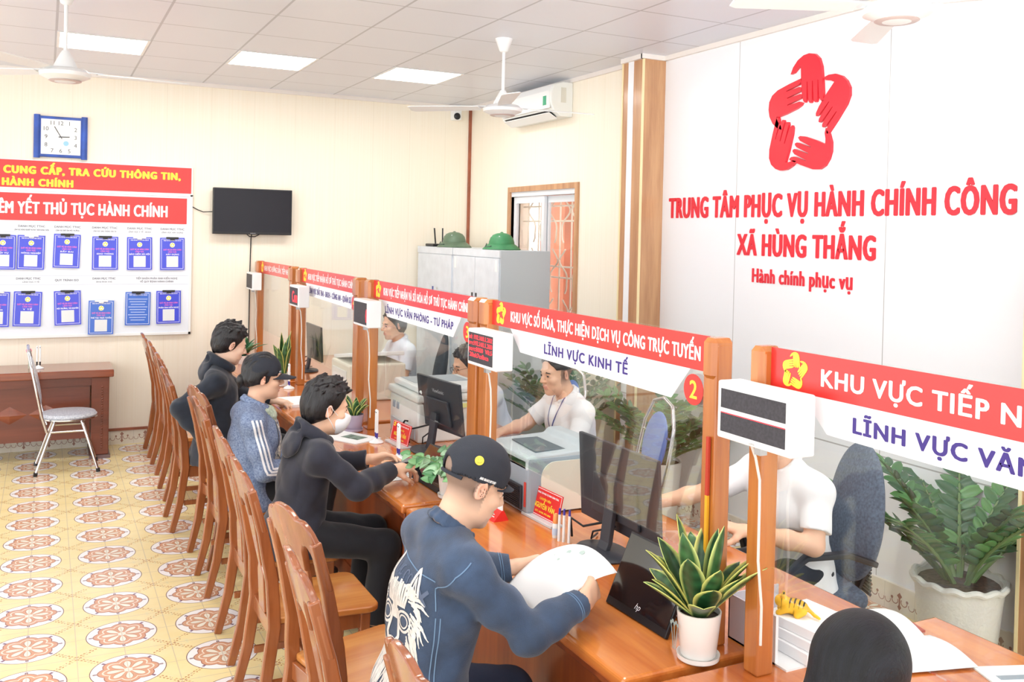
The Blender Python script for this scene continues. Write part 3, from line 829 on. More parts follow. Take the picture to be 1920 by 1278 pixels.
def folds(amp, freq, seed, aniso=(1, 1, 1)):
    """cloth creases: a few crossing waves"""
    rg = np.random.RandomState(seed)
    K = rg.normal(size=(7, 3)) * np.array(aniso); K = K / np.linalg.norm(K, axis=1)[:, None] * freq * rg.uniform(0.5, 1.6, size=(7, 1)); ph = rg.uniform(0, 6.3, 7)
    def f(P):
        d = np.zeros(len(P))
        for k, q in zip(K, ph): d += np.sin(P @ k + q + 1.5 * np.sin(P @ k[[1, 2, 0]] * 0.5))
        r = np.zeros(len(P))
        for k, q in zip(K[:3], ph): r += (1 - np.abs(np.sin(0.45 * (P @ k) + 2 * q + 0.8 * np.sin(P @ k[[2, 0, 1]] * 0.3)))) ** 5
        return amp * (d / 3 + 0.7 * r / 3 - 0.25)
    return f

def tone_mat(name, rough, sheen=0.0, bump=0.0, bscale=120, sub=0.0):
    m = mat(name, (220, 170, 140), rough, bump=bump, bscale=bscale, sheen=sheen)
    nt = m.node_tree; a = nt.nodes.new('ShaderNodeVertexColor'); a.layer_name = 'tone'
    nt.links.new(a.outputs['Color'], m.node_tree.nodes['Principled BSDF'].inputs['Base Color'])
    if sub:
        b = nt.nodes['Principled BSDF']; b.inputs['Subsurface Weight'].default_value = sub; b.inputs['Subsurface Radius'].default_value = (0.01, 0.004, 0.002); b.inputs['Subsurface Scale'].default_value = 0.4
    return m
M_SKIN = tone_mat('skin', 0.5, sub=0.12)
M_HAIR = mat('black_hair', (26, 24, 27), 0.38, var=0.35, vscale=60, stretch=(1, 1, 0.3), bump=0.4, bscale=160)
M_EYE = mat('dark_eye', (40, 26, 20), 0.2)

def rotm(yaw, pitch, roll=0.0):
    """columns: forward, left, up of a head turned by yaw and nodded down by pitch"""
    R = Matrix.Rotation(yaw, 3, 'Z') @ Matrix.Rotation(pitch, 3, 'Y') @ Matrix.Rotation(roll, 3, 'X')
    return np.array(R)
def unit(v): v = np.array(v, float); return v / np.linalg.norm(v)

def hand_prims(S, W, d, n, side, curl=(0.5, 0.5, 0.5, 0.5), spread=0.12, s=1.0, thumb=0.4, tcurl=0.5):
    """palm, four jointed fingers of unequal length and a thumb; W wrist, d towards the fingers, n out of the palm, side=+1 when the thumb is on the n x d side"""
    W = np.array(W, float); d = unit(d); n = np.array(n, float); n = unit(n - d * (n @ d)); l = np.cross(n, d) * side
    offs = (0.030, 0.010, -0.010, -0.028); lens = (0.95, 1.05, 1.0, 0.8); back = (0.086, 0.09, 0.086, 0.078)
    for i in range(4):
        K = W + (d * back[i] + l * offs[i]) * s
        S.cone(W + d * 0.012 * s + l * offs[i] * 0.55 * s, K, 0.0145 * s, 0.0115 * s, 0.016)
        a = 0.0; p = K; dd = unit(d + l * spread * (1.5 - i) / 1.5)
        for j, ln in enumerate((0.042, 0.027, 0.021)):
            a += curl[i] * (0.9, 1.0, 0.7)[j]
            q = p + (dd * math.cos(a) + n * math.sin(a)) * ln * lens[i] * s
            S.cone(p, q, (0.0100, 0.0090, 0.0080)[j] * s, (0.0090, 0.0080, 0.0068)[j] * s, 0.005); p = q
    S.cone(W + d * 0.05 * s + n * 0.004 * s + l * 0.008 * s, W + d * 0.07 * s - l * 0.01 * s, 0.017 * s, 0.014 * s, 0.02)
    t0 = W + (d * 0.02 + l * 0.022 + n * 0.006) * s
    td = unit(d * 0.75 + l * (0.75 - thumb * 0.5) + n * (0.25 + thumb))
    t1 = t0 + td * 0.042 * s; t2 = t1 + unit(td + n * tcurl * 0.4 - l * tcurl * 0.4 + d * 0.3) * 0.032 * s; t3 = t2 + unit(td + n * tcurl * 0.5 - l * tcurl * 0.7 + d * 0.6) * 0.026 * s
    S.cone(t0, t1, 0.0165 * s, 0.0125 * s, 0.018); S.cone(t1, t2, 0.0118 * s, 0.0102 * s, 0.008); S.cone(t2, t3, 0.0102 * s, 0.008 * s, 0.006)

def head_prims(S, c, R, s=1.0, female=False):
    c = np.array(c, float)
    def P(x, y, z): return c + R @ (np.array([x, y, z]) * s)
    S.ell(P(-0.012, 0, 0.045), np.array([0.097, 0.077, 0.088]) * s, R, 0.02)
    S.ell(P(0.030, 0, -0.030), np.array([0.062, 0.060, 0.085]) * s, R, 0.03)
    S.ell(P(0.028, 0, -0.072), np.array([0.055, 0.052 if female else 0.056, 0.042]) * s, R, 0.03)
    S.ell(P(0.068, 0, -0.100), np.array([0.022, 0.024, 0.017]) * s, R, 0.02)
    S.cone(P(0.078, -0.032, 0.024), P(0.086, 0, 0.022), 0.013 * s, 0.012 * s, 0.014); S.cone(P(0.078, 0.032, 0.024), P(0.086, 0, 0.022), 0.013 * s, 0.012 * s, 0.014)
    for e in (-1, 1):
        S.ell(P(0.062, e * 0.043, -0.026), np.array([0.022, 0.020, 0.020]) * s, R, 0.02)
        S.ell(P(0.093, e * 0.031, 0.004), np.array([0.012, 0.016, 0.010]) * s, R, 0.012, '-')
        S.ell(P(0.078, e * 0.031, 0.003), np.array([0.011, 0.016, 0.0105]) * s, R, 0.005)
    S.cone(P(0.089, 0, 0.014), P(0.112, 0, -0.024), 0.0085 * s, 0.0115 * s, 0.010)
    for e in (-1, 1): S.ell(P(0.101, e * 0.011, -0.030), np.array([0.010, 0.008, 0.008]) * s, R, 0.008)
    S.ell(P(0.090, 0, -0.059), np.array([0.0115, 0.022, 0.0058]) * s, R, 0.006); S.ell(P(0.088, 0, -0.070), np.array([0.0115, 0.019, 0.0065]) * s, R, 0.006)
    S.ell(P(0.096, 0, -0.0645), np.array([0.008, 0.022, 0.0018]) * s, R, 0.003, '-')
    for e in (-1, 1):
        E = R @ np.array(Matrix.Rotation(e * 0.45, 3, 'Z') @ Matrix.Rotation(0.18, 3, 'Y'))
        S.ell(P(-0.010, e * 0.079, -0.004), np.array([0.019, 0.0075, 0.031]) * s, E, 0.006)
        S.ell(P(-0.006, e * 0.085, -0.002), np.array([0.011, 0.006, 0.020]) * s, E, 0.006, '-')
    return P

def hair_prims(S, P, R, s, style, seed=1):
    rg = np.random.RandomState(seed)
    S.ell(P(-0.014, 0, 0.050), np.array([0.107, 0.085, 0.097]) * s, R, 0.02)
    S.ell(P(-0.045, 0, 0.0), np.array([0.070, 0.080, 0.085]) * s, R, 0.03)
    if style == 'under_cap':
        S.ell(P(-0.02, 0, -0.005), np.array([0.086, 0.080, 0.055]) * s, R, 0.02)
    # hairline: forehead, in front of the ears, nape
    S.cut(P(0.066, 0, 0.070), R @ np.array([0.86, 0, -0.50]), 0.004) if style != 'long' else None
    S.cut(P(-0.060, 0, -0.068 if style != 'under_cap' else -0.04), R @ np.array([0.25, 0, -1.0]), 0.004)
    for e in (-1, 1):  # round the ears
        S.ell(P(-0.002, e * 0.092, -0.012), np.array([0.022, 0.022, 0.033]) * s, R, 0.006, '-')
    if style == 'crew': S.cut(P(0, 0, 0.03), R @ np.array([0.1, 0, -1.0]), 0.006)
    if style in ('short', 'messy'):
        n = 90 if style == 'messy' else 60
        for i in range(n):
            a, b = rg.uniform(-PI, PI), rg.uniform(0.25, 1.35)
            v = np.array([math.cos(a) * math.cos(b), math.sin(a) * math.cos(b), math.sin(b)])
            base = np.array([-0.014, 0, 0.050]) + v * np.array([0.100, 0.078, 0.092])
            if base[0] > 0.06 and base[2] < 0.085: continue
            L = (0.026 if style == 'messy' else 0.018) * rg.uniform(0.6, 1.2)
            t = base + (v * 0.5 + np.array([0.55, rg.normal() * 0.5, 0.05 + rg.normal() * 0.25])) * L
            S.cone(P(*base), P(*t), 0.012 * s, 0.003 * s, 0.006)

def person(name, label, cat, loc, heading, J, skin=(232, 190, 164), vox=0.006, top=None, trousers=None, hair='short', extras=(), seed=1, legs=True, s=1.05, female=False, group=None, hands=None, sleeve='long', shoes=(40, 38, 40), crop=False, hairm=None, thick=0.0):
    """J: joints in the person's own space (x forward, y left, z up)"""
    t = thing(name, label, cat, (*loc, 0), heading, group)
    A = {k: np.array(v, float) for k, v in J.items() if k not in ('yaw', 'pitch', 'roll')}
    R = rotm(J.get('yaw', 0), J.get('pitch', 0), J.get('roll', 0))
    def torso(S, g, k=0.05):
        pel, neck = A['pelvis'], A['neck']; up = unit(neck - pel); fw = unit(np.array([1, 0, 0]) - up * up[0]); lf = np.cross(up, fw)
        Q = np.stack([fw, lf, up], 1); w_ = 0.92 if female else 1.0
        S.ell(pel + up * 0.02, np.array([0.125 + g, 0.172 + g, 0.125 + g]), Q, k)
        L = np.linalg.norm(neck - pel)
        S.ell(pel + up * L * 0.36 + fw * 0.008, np.array([0.108 + g + thick, 0.150 * w_ + g + thick, 0.155]), Q, k)
        S.ell(pel + up * L * 0.64 + fw * 0.004, np.array([0.112 + g + thick, 0.168 * w_ + g + thick, 0.160]), Q, k)
        if female: S.ell(pel + up * L * 0.62 + fw * 0.06, np.array([0.07 + g, 0.12 + g, 0.07]), Q, k)
        S.cone(A['sr'] * 0.92 + neck * 0.08, A['sl'] * 0.92 + neck * 0.08, 0.058 * w_ + g * 0.6, None, k)
        for q in ('sr', 'sl'): S.cone(neck - up * 0.015 - fw * 0.01, A[q], 0.050 + g * 0.7, 0.050 * w_ + g * 0.6, k)
        return Q, up, fw, lf
    def arm(S, e, g, upto=1.0, r=(0.050, 0.041, 0.038, 0.027), k=0.025):
        sh, el, wr = A['s' + e], A['e' + e], A['w' + e]
        if upto >= 0.99: S.chain([sh, sh * 0.45 + el * 0.55, el, el * 0.6 + wr * 0.4, wr], [r[0] + g, r[0] * 0.93 + g, r[1] + g, r[2] + g, r[3] + g * 0.9], k)
        elif upto > 0.5: S.chain([sh, el, el + (wr - el) * ((upto - 0.5) * 2)], [r[0] + g, r[1] + g, r[2] + g], k)
        else: S.cone(sh, sh + (el - sh) * upto * 2, r[0] + g, r[1] * 1.1 + g, k)
    # ---- the body: head, neck, trunk, limbs and hands in one skin
    S = Solid(); torso(S, -0.012, 0.05)
    P = head_prims(S, A['head'], R, s, female)
    S.chain([A['neck'] - (A['head'] - A['neck']) * 0.12, P(-0.022, 0, -0.045)], [0.062 if not female else 0.054, 0.052 if not female else 0.045], 0.025)
    for e in 'rl':
        arm(S, e, 0.0)
        if legs:
            S.chain([A['pelvis'] + (0, (0.09 if e == 'l' else -0.09), 0), A['k' + e], A['a' + e]], [0.085, 0.058, 0.04], 0.03)
    H = hands or {}
    for e, side in (('r', 1), ('l', -1)):
        h = dict(d=A['w' + e] - A['e' + e], n=(0, 0, -1), curl=(0.45, 0.5, 0.55, 0.6)); h.update(H.get(e, {}))
        hand_prims(S, A['w' + e], h['d'], h['n'], side * h.get('flip', 1), h['curl'], h.get('spread', 0.12), s, h.get('thumb', 0.4), h.get('tcurl', 0.5))
    base = np.array(lin(skin)); lip = np.array(lin((212, 148, 132))); dark = np.array(lin((44, 34, 32)))
    Hc = A['head']
    def color(v):
        X = ((v - Hc) @ R) / s
        C = np.tile(base, (len(v), 1))
        m = (np.abs(X[:, 2] + 0.0645) < 0.0125) & (np.abs(X[:, 1]) < 0.021) & (X[:, 0] > 0.085); C[m] = lip
        rosy = np.array(lin((226, 160, 138)))
        m = (np.abs(X[:, 1]) > 0.074) & (np.abs(X[:, 0]) < 0.05) & (np.abs(X[:, 2]) < 0.04); C[m] = C[m] * 0.5 + rosy * 0.5
        if not female:
            st = np.array(lin((176, 142, 126)))
            m = (X[:, 2] < -0.075) & (X[:, 2] > -0.125) & (X[:, 0] > 0.055); C[m] = C[m] * 0.7 + st * 0.3
        if crop:
            m = (X[:, 2] > -0.075) & (X[:, 0] < 0.02) & (np.abs(X[:, 1]) < 0.078); k = np.clip((X[:, 2] + 0.075) / 0.06, 0, 1)[:, None] * 0.75
            C = np.where(m[:, None], C * (1 - k) + np.array(lin((92, 76, 70))) * k, C)
        return C
    body = S.mesh(vox, None, color, 'body'); obj('body', body, M_SKIN, t, smooth='all')
    for e in (-1, 1):
        eb = MB().ball((0, 0, 0), (0.0035 * s, 0.0105 * s, 0.0052 * s), 10, 8, Matrix.Translation(P(0.0875, e * 0.031, 0.0025)) @ Matrix(R).to_4x4())
        obj('eye', eb, M_EYE, t, smooth=True)
        br = MB().tube([P(0.090, e * 0.014, 0.021), P(0.0925, e * 0.028, 0.026), P(0.080, e * 0.05, 0.020)], [0.0032 * s, 0.0042 * s, 0.002 * s], 6)
        obj('eyebrow', br, hairm or M_HAIR, t, smooth=True)
    if hair:
        S = Solid(); hair_prims(S, P, R, s, hair, seed)
        rg = np.random.RandomState(seed + 5); kk = rg.normal(size=(4, 3)) * np.array([60, 160, 60])
        def strand(Pv): return 0.0016 * sum(np.sin(((Pv - Hc) @ R) @ k + i) for i, k in enumerate(kk))
        obj('hair', S.mesh(0.0045, strand, None, 'hair'), hairm or M_HAIR, t, smooth='all')
    # ---- clothes
    if top:
        g = top.get('g', 0.014); S = Solid(); Q, up, fw, lf = torso(S, g, 0.05)
        S.ell(A['pelvis'] + np.array([0.0, 0, top.get('hem', 0.0) + 0.02]), (0.135 + g + thick, 0.182 + g + thick, 0.13), None, 0.06)
        for e in 'rl':
            arm(S, e, g * 0.55 + 0.002, {'long': 1.0, 'short': 0.36}[sleeve], (0.050, 0.043, 0.040, 0.032))
            sh, el, wr = A['s' + e], A['e' + e], A['w' + e]
            if sleeve == 'long': S.cut(wr - unit(wr - el) * 0.015, wr - el, near=0.11)
            else: S.cut(sh + (el - sh) * 0.72, el - sh, near=0.13)
        S.cut(A['pelvis'] + np.array([0, 0, top.get('hem', -0.06)]), (0, 0, -1)) if top.get('hem') is not None else None
        hd = unit(A['head'] - A['neck'])
        S.cone(A['neck'] + hd * 0.005, A['neck'] + hd * 0.12, 0.058, 0.085, 0.012, '-')
        fl = folds(top.get('amp', 0.0035), top.get('freq', 46), seed)
        o = obj(top.get('name', 'jacket'), S.mesh(vox, fl, top.get('color'), 'garment'), top['mat'], t, smooth='all')
        t['_top'] = o.name
        cn = A['neck'] + hd * 0.012
        if top.get('collar') == 'shirt':
            col = Solid(); b1 = np.cross(hd, lf)
            for i in range(14):
                a0, a1 = [0.35 + (2 * PI - 0.7) * (i + q) / 14 for q in (0, 1)]
                pp = [cn + (b1 * -math.cos(a) * 0.068 + lf * math.sin(a) * 0.064) + hd * (0.022 - 0.014 * math.cos(a)) * 1 for a in (a0, a1)]
                pp = [p_ + unit(p_ - cn) * 0.004 for p_ in pp]
                col.cone(pp[0], pp[1], 0.0095, None, 0.006); col.cone(pp[0] - hd * 0.022 + unit(pp[0] - cn) * 0.010, pp[1] - hd * 0.022 + unit(pp[1] - cn) * 0.010, 0.009, None, 0.012)
            obj('collar', col.mesh(0.0045, None, None, 'collar'), top['mat'] if not top.get('color') else top.get('collar_mat', top['mat']), t, smooth='all')
        elif top.get('collar') == 'hood':
            col = Solid(); b1 = np.cross(hd, lf)
            for i in range(16):
                a0, a1 = [0.25 + (2 * PI - 0.5) * (i + q) / 16 for q in (0, 1)]
                def cp(a): 
                    r = 0.082 + 0.012 * (1 - math.cos(a)) / 2
                    return cn + b1 * -math.cos(a) * r + lf * math.sin(a) * (r - 0.002) + hd * (0.018 + 0.012 * (1 - math.cos(a)))
                w0 = 0.017 + 0.010 * (1 - math.cos(a0)) / 2
                col.cone(cp(a0), cp(a1), w0, None, 0.02)
            bk = cn - b1 * 0.0
            col.ell(cn + b1 * 0.085 - hd * 0.045, (0.030, 0.112, 0.078), np.stack([b1, lf, hd], 1), 0.03)
            col.ell(cn + b1 * 0.10 + hd * 0.03, (0.035, 0.07, 0.03), np.stack([b1, lf, hd], 1), 0.02, '-')
            obj('hood', col.mesh(0.005, folds(0.003, 60, seed + 3), None, 'hood'), top['mat'], t, smooth='all')
    if trousers is not None and legs:
        S = Solid(); S.ell(A['pelvis'], (0.135, 0.182, 0.125), None, 0.05)
        for e in 'rl':
            y = 0.09 if e == 'l' else -0.09
            S.chain([A['pelvis'] + (0, y, 0), A['k' + e], A['a' + e] + (A['k' + e] - A['a' + e]) * 0.06], [0.092, 0.072, 0.06], 0.035)
            S.cut(A['a' + e] + (A['k' + e] - A['a' + e]) * 0.05, A['a' + e] - A['k' + e], near=0.13)
        obj('trousers', S.mesh(0.008, folds(0.004, 40, seed + 9), None, 'trousers'), trousers, t, smooth='all')
        for e in 'rl':
            S = Solid(); a = A['a' + e]
            S.cone(a + (-0.03, 0, -0.035), a + (0.13, 0, -0.055), 0.04, 0.032, 0.03); S.cone(a + (0, 0, 0.0), a + (0.02, 0, -0.03), 0.043, 0.042, 0.03)
            S.cut((0, 0, 0.004), (0, 0, -1))
            obj('shoe', S.mesh(0.008, None, None, 'shoe'), mat('dark_shoe_%d' % shoes[0], shoes, 0.5), t, smooth='all')
    return t, A, R, P
# ------------------------------------------------------------------ the people
from mathutils.bvhtree import BVHTree
def tree_of(o):
    me = o.data; n = len(me.vertices); co = np.empty(n * 3, np.float32); me.vertices.foreach_get('co', co)
    return BVHTree.FromPolygons([Vector(c) for c in co.reshape(n, 3)], [tuple(p.vertices) for p in me.polygons])
def drape(name, tree, strokes, d, m, parent, lift=0.0018, thick=0.0):
    """ribbons laid on a garment: strokes = [(points, width or widths)], cast along d onto the surface"""
    mb = MB(); d = Vector(d)
    for pts, wd in strokes:
        P = []
        for p in pts:
            h = tree.ray_cast(Vector(p) - d * 0.5, d, 2.6)
            if h[0] is not None: P.append((h[0], h[1] if h[1].dot(d) < 0 else -h[1]))
            elif len(P): break
        if len(P) < 2: continue
        vs = []
        for i, (p, n) in enumerate(P):
            tg = (P[min(i + 1, len(P) - 1)][0] - P[max(i - 1, 0)][0]).normalized(); b = tg.cross(n).normalized()
            w_ = (wd[min(len(wd) - 1, int(i * len(wd) / len(P)))] if isinstance(wd, (list, tuple)) else wd) / 2
            for s in (-1, 1):
                q = p + b * (w_ * s); h = tree.find_nearest(q)
                vs.append(tuple((h[0] if h[0] is not None else q) + n * lift))
        mb.add(vs, [(2 * i, 2 * i + 1, 2 * i + 3, 2 * i + 2) for i in range(len(P) - 1)])
    return obj(name, mb, m, parent, smooth=True)
def line(a, b, n=24): return [[a[i] + (b[i] - a[i]) * k / n for i in range(3)] for k in range(n + 1)]
def poly(pts, n=8):
    out = []
    for a, b in zip(pts, pts[1:]): out += line(a, b, n)[:-1]
    return out + [pts[-1]]

M_DENIM = mat('dark_denim', (52, 72, 100), 0.75, var=0.16, vscale=14, bump=0.25, bscale=320, sheen=0.2)
M_STITCH = mat('pale_stitch', (106, 136, 168), 0.7)
M_PRINT = mat('white_print', (228, 224, 218), 0.7, var=0.06, vscale=60)
M_GPRINT = mat('grey_print_cloth', (92, 104, 128), 0.8)
M_NAVY = mat('navy_black_cloth', (36, 38, 52), 0.85, var=0.12, vscale=20, sheen=0.2)
M_DARKH = mat('blue_black_hoodie', (30, 38, 52), 0.85, var=0.15, vscale=20, sheen=0.2)
M_BLKT = mat('black_trousers_cloth', (20, 22, 30), 0.85, sheen=0.2)
M_MELANGE = mat('grey_melange_jersey', (142, 158, 186), 0.85, rgb2=(92, 108, 142), vscale=110)
M_SHIRT = mat('white_shirt', (246, 247, 250), 0.7)
M_SHIRTB = mat('pale_blue_shirt', (226, 234, 246), 0.7)
M_CAP = mat('black_cap_cloth', (40, 44, 54), 0.8, bump=0.15, bscale=300)
M_MASKW = mat('white_mask', (238, 240, 244), 0.7)

def cap(t, P, R, s, brim=True, opening=True, m=M_CAP, brim_len=0.07, low=0.022, tilt=0.12):
    S = Solid(); S.ell(P(-0.010, 0, 0.048), np.array([0.108, 0.088, 0.099]) * s, R, 0.01)
    S.ell(P(-0.010, 0, 0.030), np.array([0.100, 0.081, 0.090]) * s, R, 0.004, '-')
    S.cut(P(0, 0, low), R @ np.array([tilt, 0, -1.0]), 0.003)
    if opening: S.ell(P(-0.125, 0, low - 0.005), np.array([0.055, 0.036, 0.042]) * s, R, 0.004, '-')
    o = obj('cap', S.mesh(0.0045, folds(0.0012, 60, 3), None, 'cap'), m, t, smooth='all')
    if brim:
        b = MB()
        def f(u, v):
            a = (u - 0.5) * 2.3; r0 = 0.098; y = math.sin(a) * 0.083; x0 = 0.012 + math.cos(a) * r0 - 0.008
            ln = brim_len * max(0, 1 - (abs(a) / 1.2) ** 2.6)
            return tuple(P(x0 + v * ln, y * (1 - 0.1 * v), low + 0.012 - 0.35 * y * y / 0.083 * 0.9 - v * ln * 0.22 + tilt * 0.1))
        b.grid(f, 25, 7); obj('brim', b, m, o, smooth='all', solid=0.005)
    if opening:
        b = MB().tube([P(-0.088 + 0.0 * a, 0.062 * math.sin(a * 1.05), low - 0.012 - 0.004 * math.cos(a)) if False else P(-0.010 - 0.106 * math.cos(a), 0.09 * math.sin(a), low - 0.008) for a in [(-0.85 + 1.7 * i / 10) for i in range(11)]], 0, rect=(0.018 * s, 0.004), up=tuple(R @ np.array([0, 0, 1.0])))
        obj('strap', MB().tube([P(-0.012 - 0.0965 * math.cos(a), 0.083 * math.sin(a), low - 0.010) for a in [(-0.85 + 1.7 * i / 10) for i in range(11)]], 0.006, 6), m, o, smooth=True)
    return o

# ---- the man in the denim jacket, nearest
J = dict(pelvis=(-0.02, 0, 0.54), neck=(0.075, -0.005, 1.055), head=(0.15, -0.02, 1.205), yaw=0.0, pitch=0.42,
         sr=(0.055, -0.19, 0.99), sl=(0.06, 0.18, 1.0), er=(0.235, -0.255, 0.80), wr=(0.46, -0.20, 0.845), el=(0.24, 0.24, 0.815), wl=(0.41, 0.185, 0.835),
         kr=(0.34, -0.03, 0.42), kl=(0.38, 0.13, 0.43), ar=(0.36, -0.12, 0.09), al=(0.36, 0.13, 0.09))
t, A, R, P = person('person', 'man in a dark denim jacket and black cap reading papers at the counter', 'person', (1.08, 2.72), 0.0, J, skin=(226, 184, 156), vox=0.0045,
    top=dict(mat=M_DENIM, hem=-0.1, collar='shirt', name='denim_jacket', amp=0.006, freq=34, g=0.022), trousers=mat('dark_jeans', (40, 48, 70), 0.85), hair=None, crop=True, seed=4,
    hands={'r': dict(d=(0.42, 0.30, 0.10), n=(-0.1, 0.85, -0.1), curl=(0.75, 0.85, 0.95, 1.0), thumb=0.5, flip=1), 'l': dict(d=(0.9, -0.12, 0.08), n=(-0.05, -0.75, -0.55), curl=(0.35, 0.45, 0.55, 0.6), thumb=0.1)}, thick=0.006)
for nd in M_DENIM.node_tree.nodes: pass
jk = [c for c in t.children if c.name.startswith('denim_jacket')][0]; T = tree_of(jk)
cp_ = cap(t, P, R, 1.05, low=0.018, tilt=0.05, brim_len=0.03)
bt = tree_of(cp_)
h = bt.ray_cast(Vector(P(-0.052, -0.2, 0.075)), Vector(R @ np.array([0, 1.0, 0])), 0.4)
if h[0] is not None:
    z = Vector(h[1]); M_ = z.to_track_quat('Z', 'Y').to_matrix().to_4x4(); M_.translation = h[0] + z * 0.001
    bd = obj('smiley_badge', MB().lathe([(0.0145, 0), (0.0145, 0.002), (0.013, 0.003)], 20, M_), M_YEL, cp_)
    f_ = MB().tube([M_ @ Vector((0.008 * math.cos(a), 0.008 * math.sin(a), 0.0032)) for a in [PI * (1.15 + 0.7 * k / 8) for k in range(9)]], 0.0008, 5)
    for e in (-1, 1): f_.ball(M_ @ Vector((e * 0.0042, 0.0035, 0.0032)), 0.0013, 8, 5)
    obj('smile', f_, mat('badge_print', (150, 120, 20), 0.5), bd)
# white words along the lower edge on the right side
wt = text_mesh('AND BRANDS BEYOND', w=0.058, cap=0.0075, bold=0.03)
for v in wt.vertices:
    q = P(-0.004 + v.co.x, -0.2, 0.031 + v.co.y + 0.02 * v.co.x); hh = bt.ray_cast(Vector(q), Vector(R @ np.array([0, 1.0, 0])), 0.4)
    v.co = (hh[0] + hh[1] * 0.0015) if hh[0] is not None else Vector(P(0.022 + v.co.x, -0.098, 0.031 + v.co.y))
obj('cap_words', wt, M_WTXT, cp_)
# stitching: yoke across the back, armhole, side seam, cuffs
drape('yoke_seam', T, [(poly([(-1, 0.17, 0.985), (-1, 0.08, 0.985), (-1, -0.06, 0.975), (-1, -0.16, 0.965)], 8), 0.0035)], (1, 0, 0), M_STITCH, jk)
drape('side_seam', T, [(line((-0.03, -1, 0.86), (-0.055, -1, 0.48)), 0.0035), (line((-0.018, -1, 0.86), (-0.043, -1, 0.48)), 0.0035)], (0, 1, 0), M_STITCH, jk)
drape('armhole_seam', T, [(poly([(0.045, -1, 1.04), (0.0, -1, 1.0), (-0.028, -1, 0.945), (-0.03, -1, 0.88)], 8), 0.0035)], (0, 1, 0), M_STITCH, jk)
for e in 'rl':
    for o_ in (0.03, 0.038):
        c = A['w' + e] - unit(A['w' + e] - A['e' + e]) * (0.015 + o_); ax = unit(A['w' + e] - A['e' + e]); u_ = unit(np.cross(ax, (0, 0, 1))); v_ = np.cross(ax, u_)
        pts = []
        for k in range(33):
            a = 2 * PI * k / 32; dr = u_ * math.cos(a) + v_ * math.sin(a); hh = T.ray_cast(Vector(c + dr * 0.12), Vector(-dr), 0.14)
            pts.append(tuple((hh[0] + Vector(dr) * 0.001) if hh[0] is not None else Vector(c + dr * 0.046)))
        obj('cuff_stitch', MB().tube(pts, 0.0014, 5), M_STITCH, jk, smooth=True)
# the white beast's head printed on the back: ears, brows and eyes, muzzle, a mane of strokes
rg = random.Random(7); st = []; gr = []
zc, yc = 0.785, -0.01
def bk(y, z): return (-1, yc + y, zc + z)
for s in (-1, 1):
    st.append((poly([bk(s * 0.055, 0.13), bk(s * 0.07, 0.175), bk(s * 0.082, 0.20), bk(s * 0.095, 0.16), bk(s * 0.10, 0.12)], 5), 0.010))
    st.append((poly([bk(s * 0.072, 0.13), bk(s * 0.08, 0.175), bk(s * 0.088, 0.13)], 5), 0.006))
    for k in range(5): st.append((poly([bk(s * (0.012 + 0.011 * k), 0.15 - 0.004 * k), bk(s * (0.014 + 0.011 * k), 0.11), bk(s * (0.02 + 0.008 * k), 0.075)], 5), 0.009))
    for r0, w_ in ((0.030, 0.008), (0.019, 0.005)):
        st.append(([bk(s * 0.052 + r0 * 1.15 * math.cos(a), 0.035 + r0 * math.sin(a)) for a in [k * 0.26 for k in range(25)]], w_))
    st.append((poly([bk(s * 0.016, 0.065), bk(s * 0.022, 0.02), bk(s * 0.03, -0.02), bk(s * 0.02, -0.035), bk(0, -0.03)], 5), 0.013))
    for k in range(36):          # mane, sweeping out and down
        a = 1.2 - k * 0.078; r0, r1 = 0.088 + rg.uniform(-0.008, 0.012), 0.135 + rg.uniform(-0.02, 0.022)
        y0, z0 = r0 * math.cos(a), 0.045 + r0 * math.sin(a) * 1.1
        y1, z1 = r1 * math.cos(a - 0.2), 0.035 + r1 * math.sin(a - 0.25) * 1.25 - 0.02
        st.append((poly([bk(s * y0, z0), bk(s * (y0 * 0.45 + y1 * 0.55 + 0.006), (z0 + z1) / 2 + 0.008), bk(s * y1, z1)], 6), [0.006, 0.011, 0.010, 0.006, 0.003]))
    for k in range(12):          # beard and hair hanging down
        y0 = 0.004 + k * 0.0092; z0 = -0.055 - 0.01 * (k % 3) + 0.0025 * k; L = 0.20 - 0.006 * k + rg.uniform(-0.02, 0.02)
        st.append((poly([bk(s * y0, z0), bk(s * (y0 + 0.016), z0 - L * 0.35), bk(s * (y0 + 0.012), z0 - L * 0.7), bk(s * (y0 * 0.85), z0 - L)], 6), [0.005, 0.0085, 0.0075, 0.005, 0.003]))
    for k in range(9):
        y0 = 0.02 + rg.uniform(0, 0.06); z0 = -0.03 - rg.uniform(0, 0.05); st.append((poly([bk(s * y0, z0), bk(s * (y0 + 0.012), z0 - 0.02), bk(s * (y0 + 0.006), z0 - 0.035)], 4), 0.007))
for k in range(6): st.append((poly([bk(0.008 * (k - 2.5), 0.14), bk(0.006 * (k - 2.5), 0.08), bk(0.004 * (k - 2.5), 0.03)], 5), 0.006))
drape('white_back_print', T, st, (1, 0, 0), M_PRINT, jk, 0.002)
drape('grey_cross_print', T, [(poly([(-1, -0.105, 0.935), (-1, -0.14, 0.885)], 8), 0.012), (poly([(-1, -0.14, 0.93), (-1, -0.108, 0.89)], 8), 0.012)], (1, 0, 0), M_GPRINT, jk, 0.0016)
for k, (y, z) in enumerate([(0.10, 0.965), (0.075, 0.96), (0.05, 0.96), (0.025, 0.955), (0.0, 0.955), (-0.03, 0.95), (-0.055, 0.945), (-0.08, 0.94)]):
    gr.append(([(-1, y + 0.010 * math.cos(a), z + 0.012 * math.sin(a)) for a in [q * 0.35 + k for q in range(13)]], 0.0045)); gr.append((line((-1, y + 0.008, z + 0.012), (-1, y + 0.008, z - 0.014), 5), 0.0045))
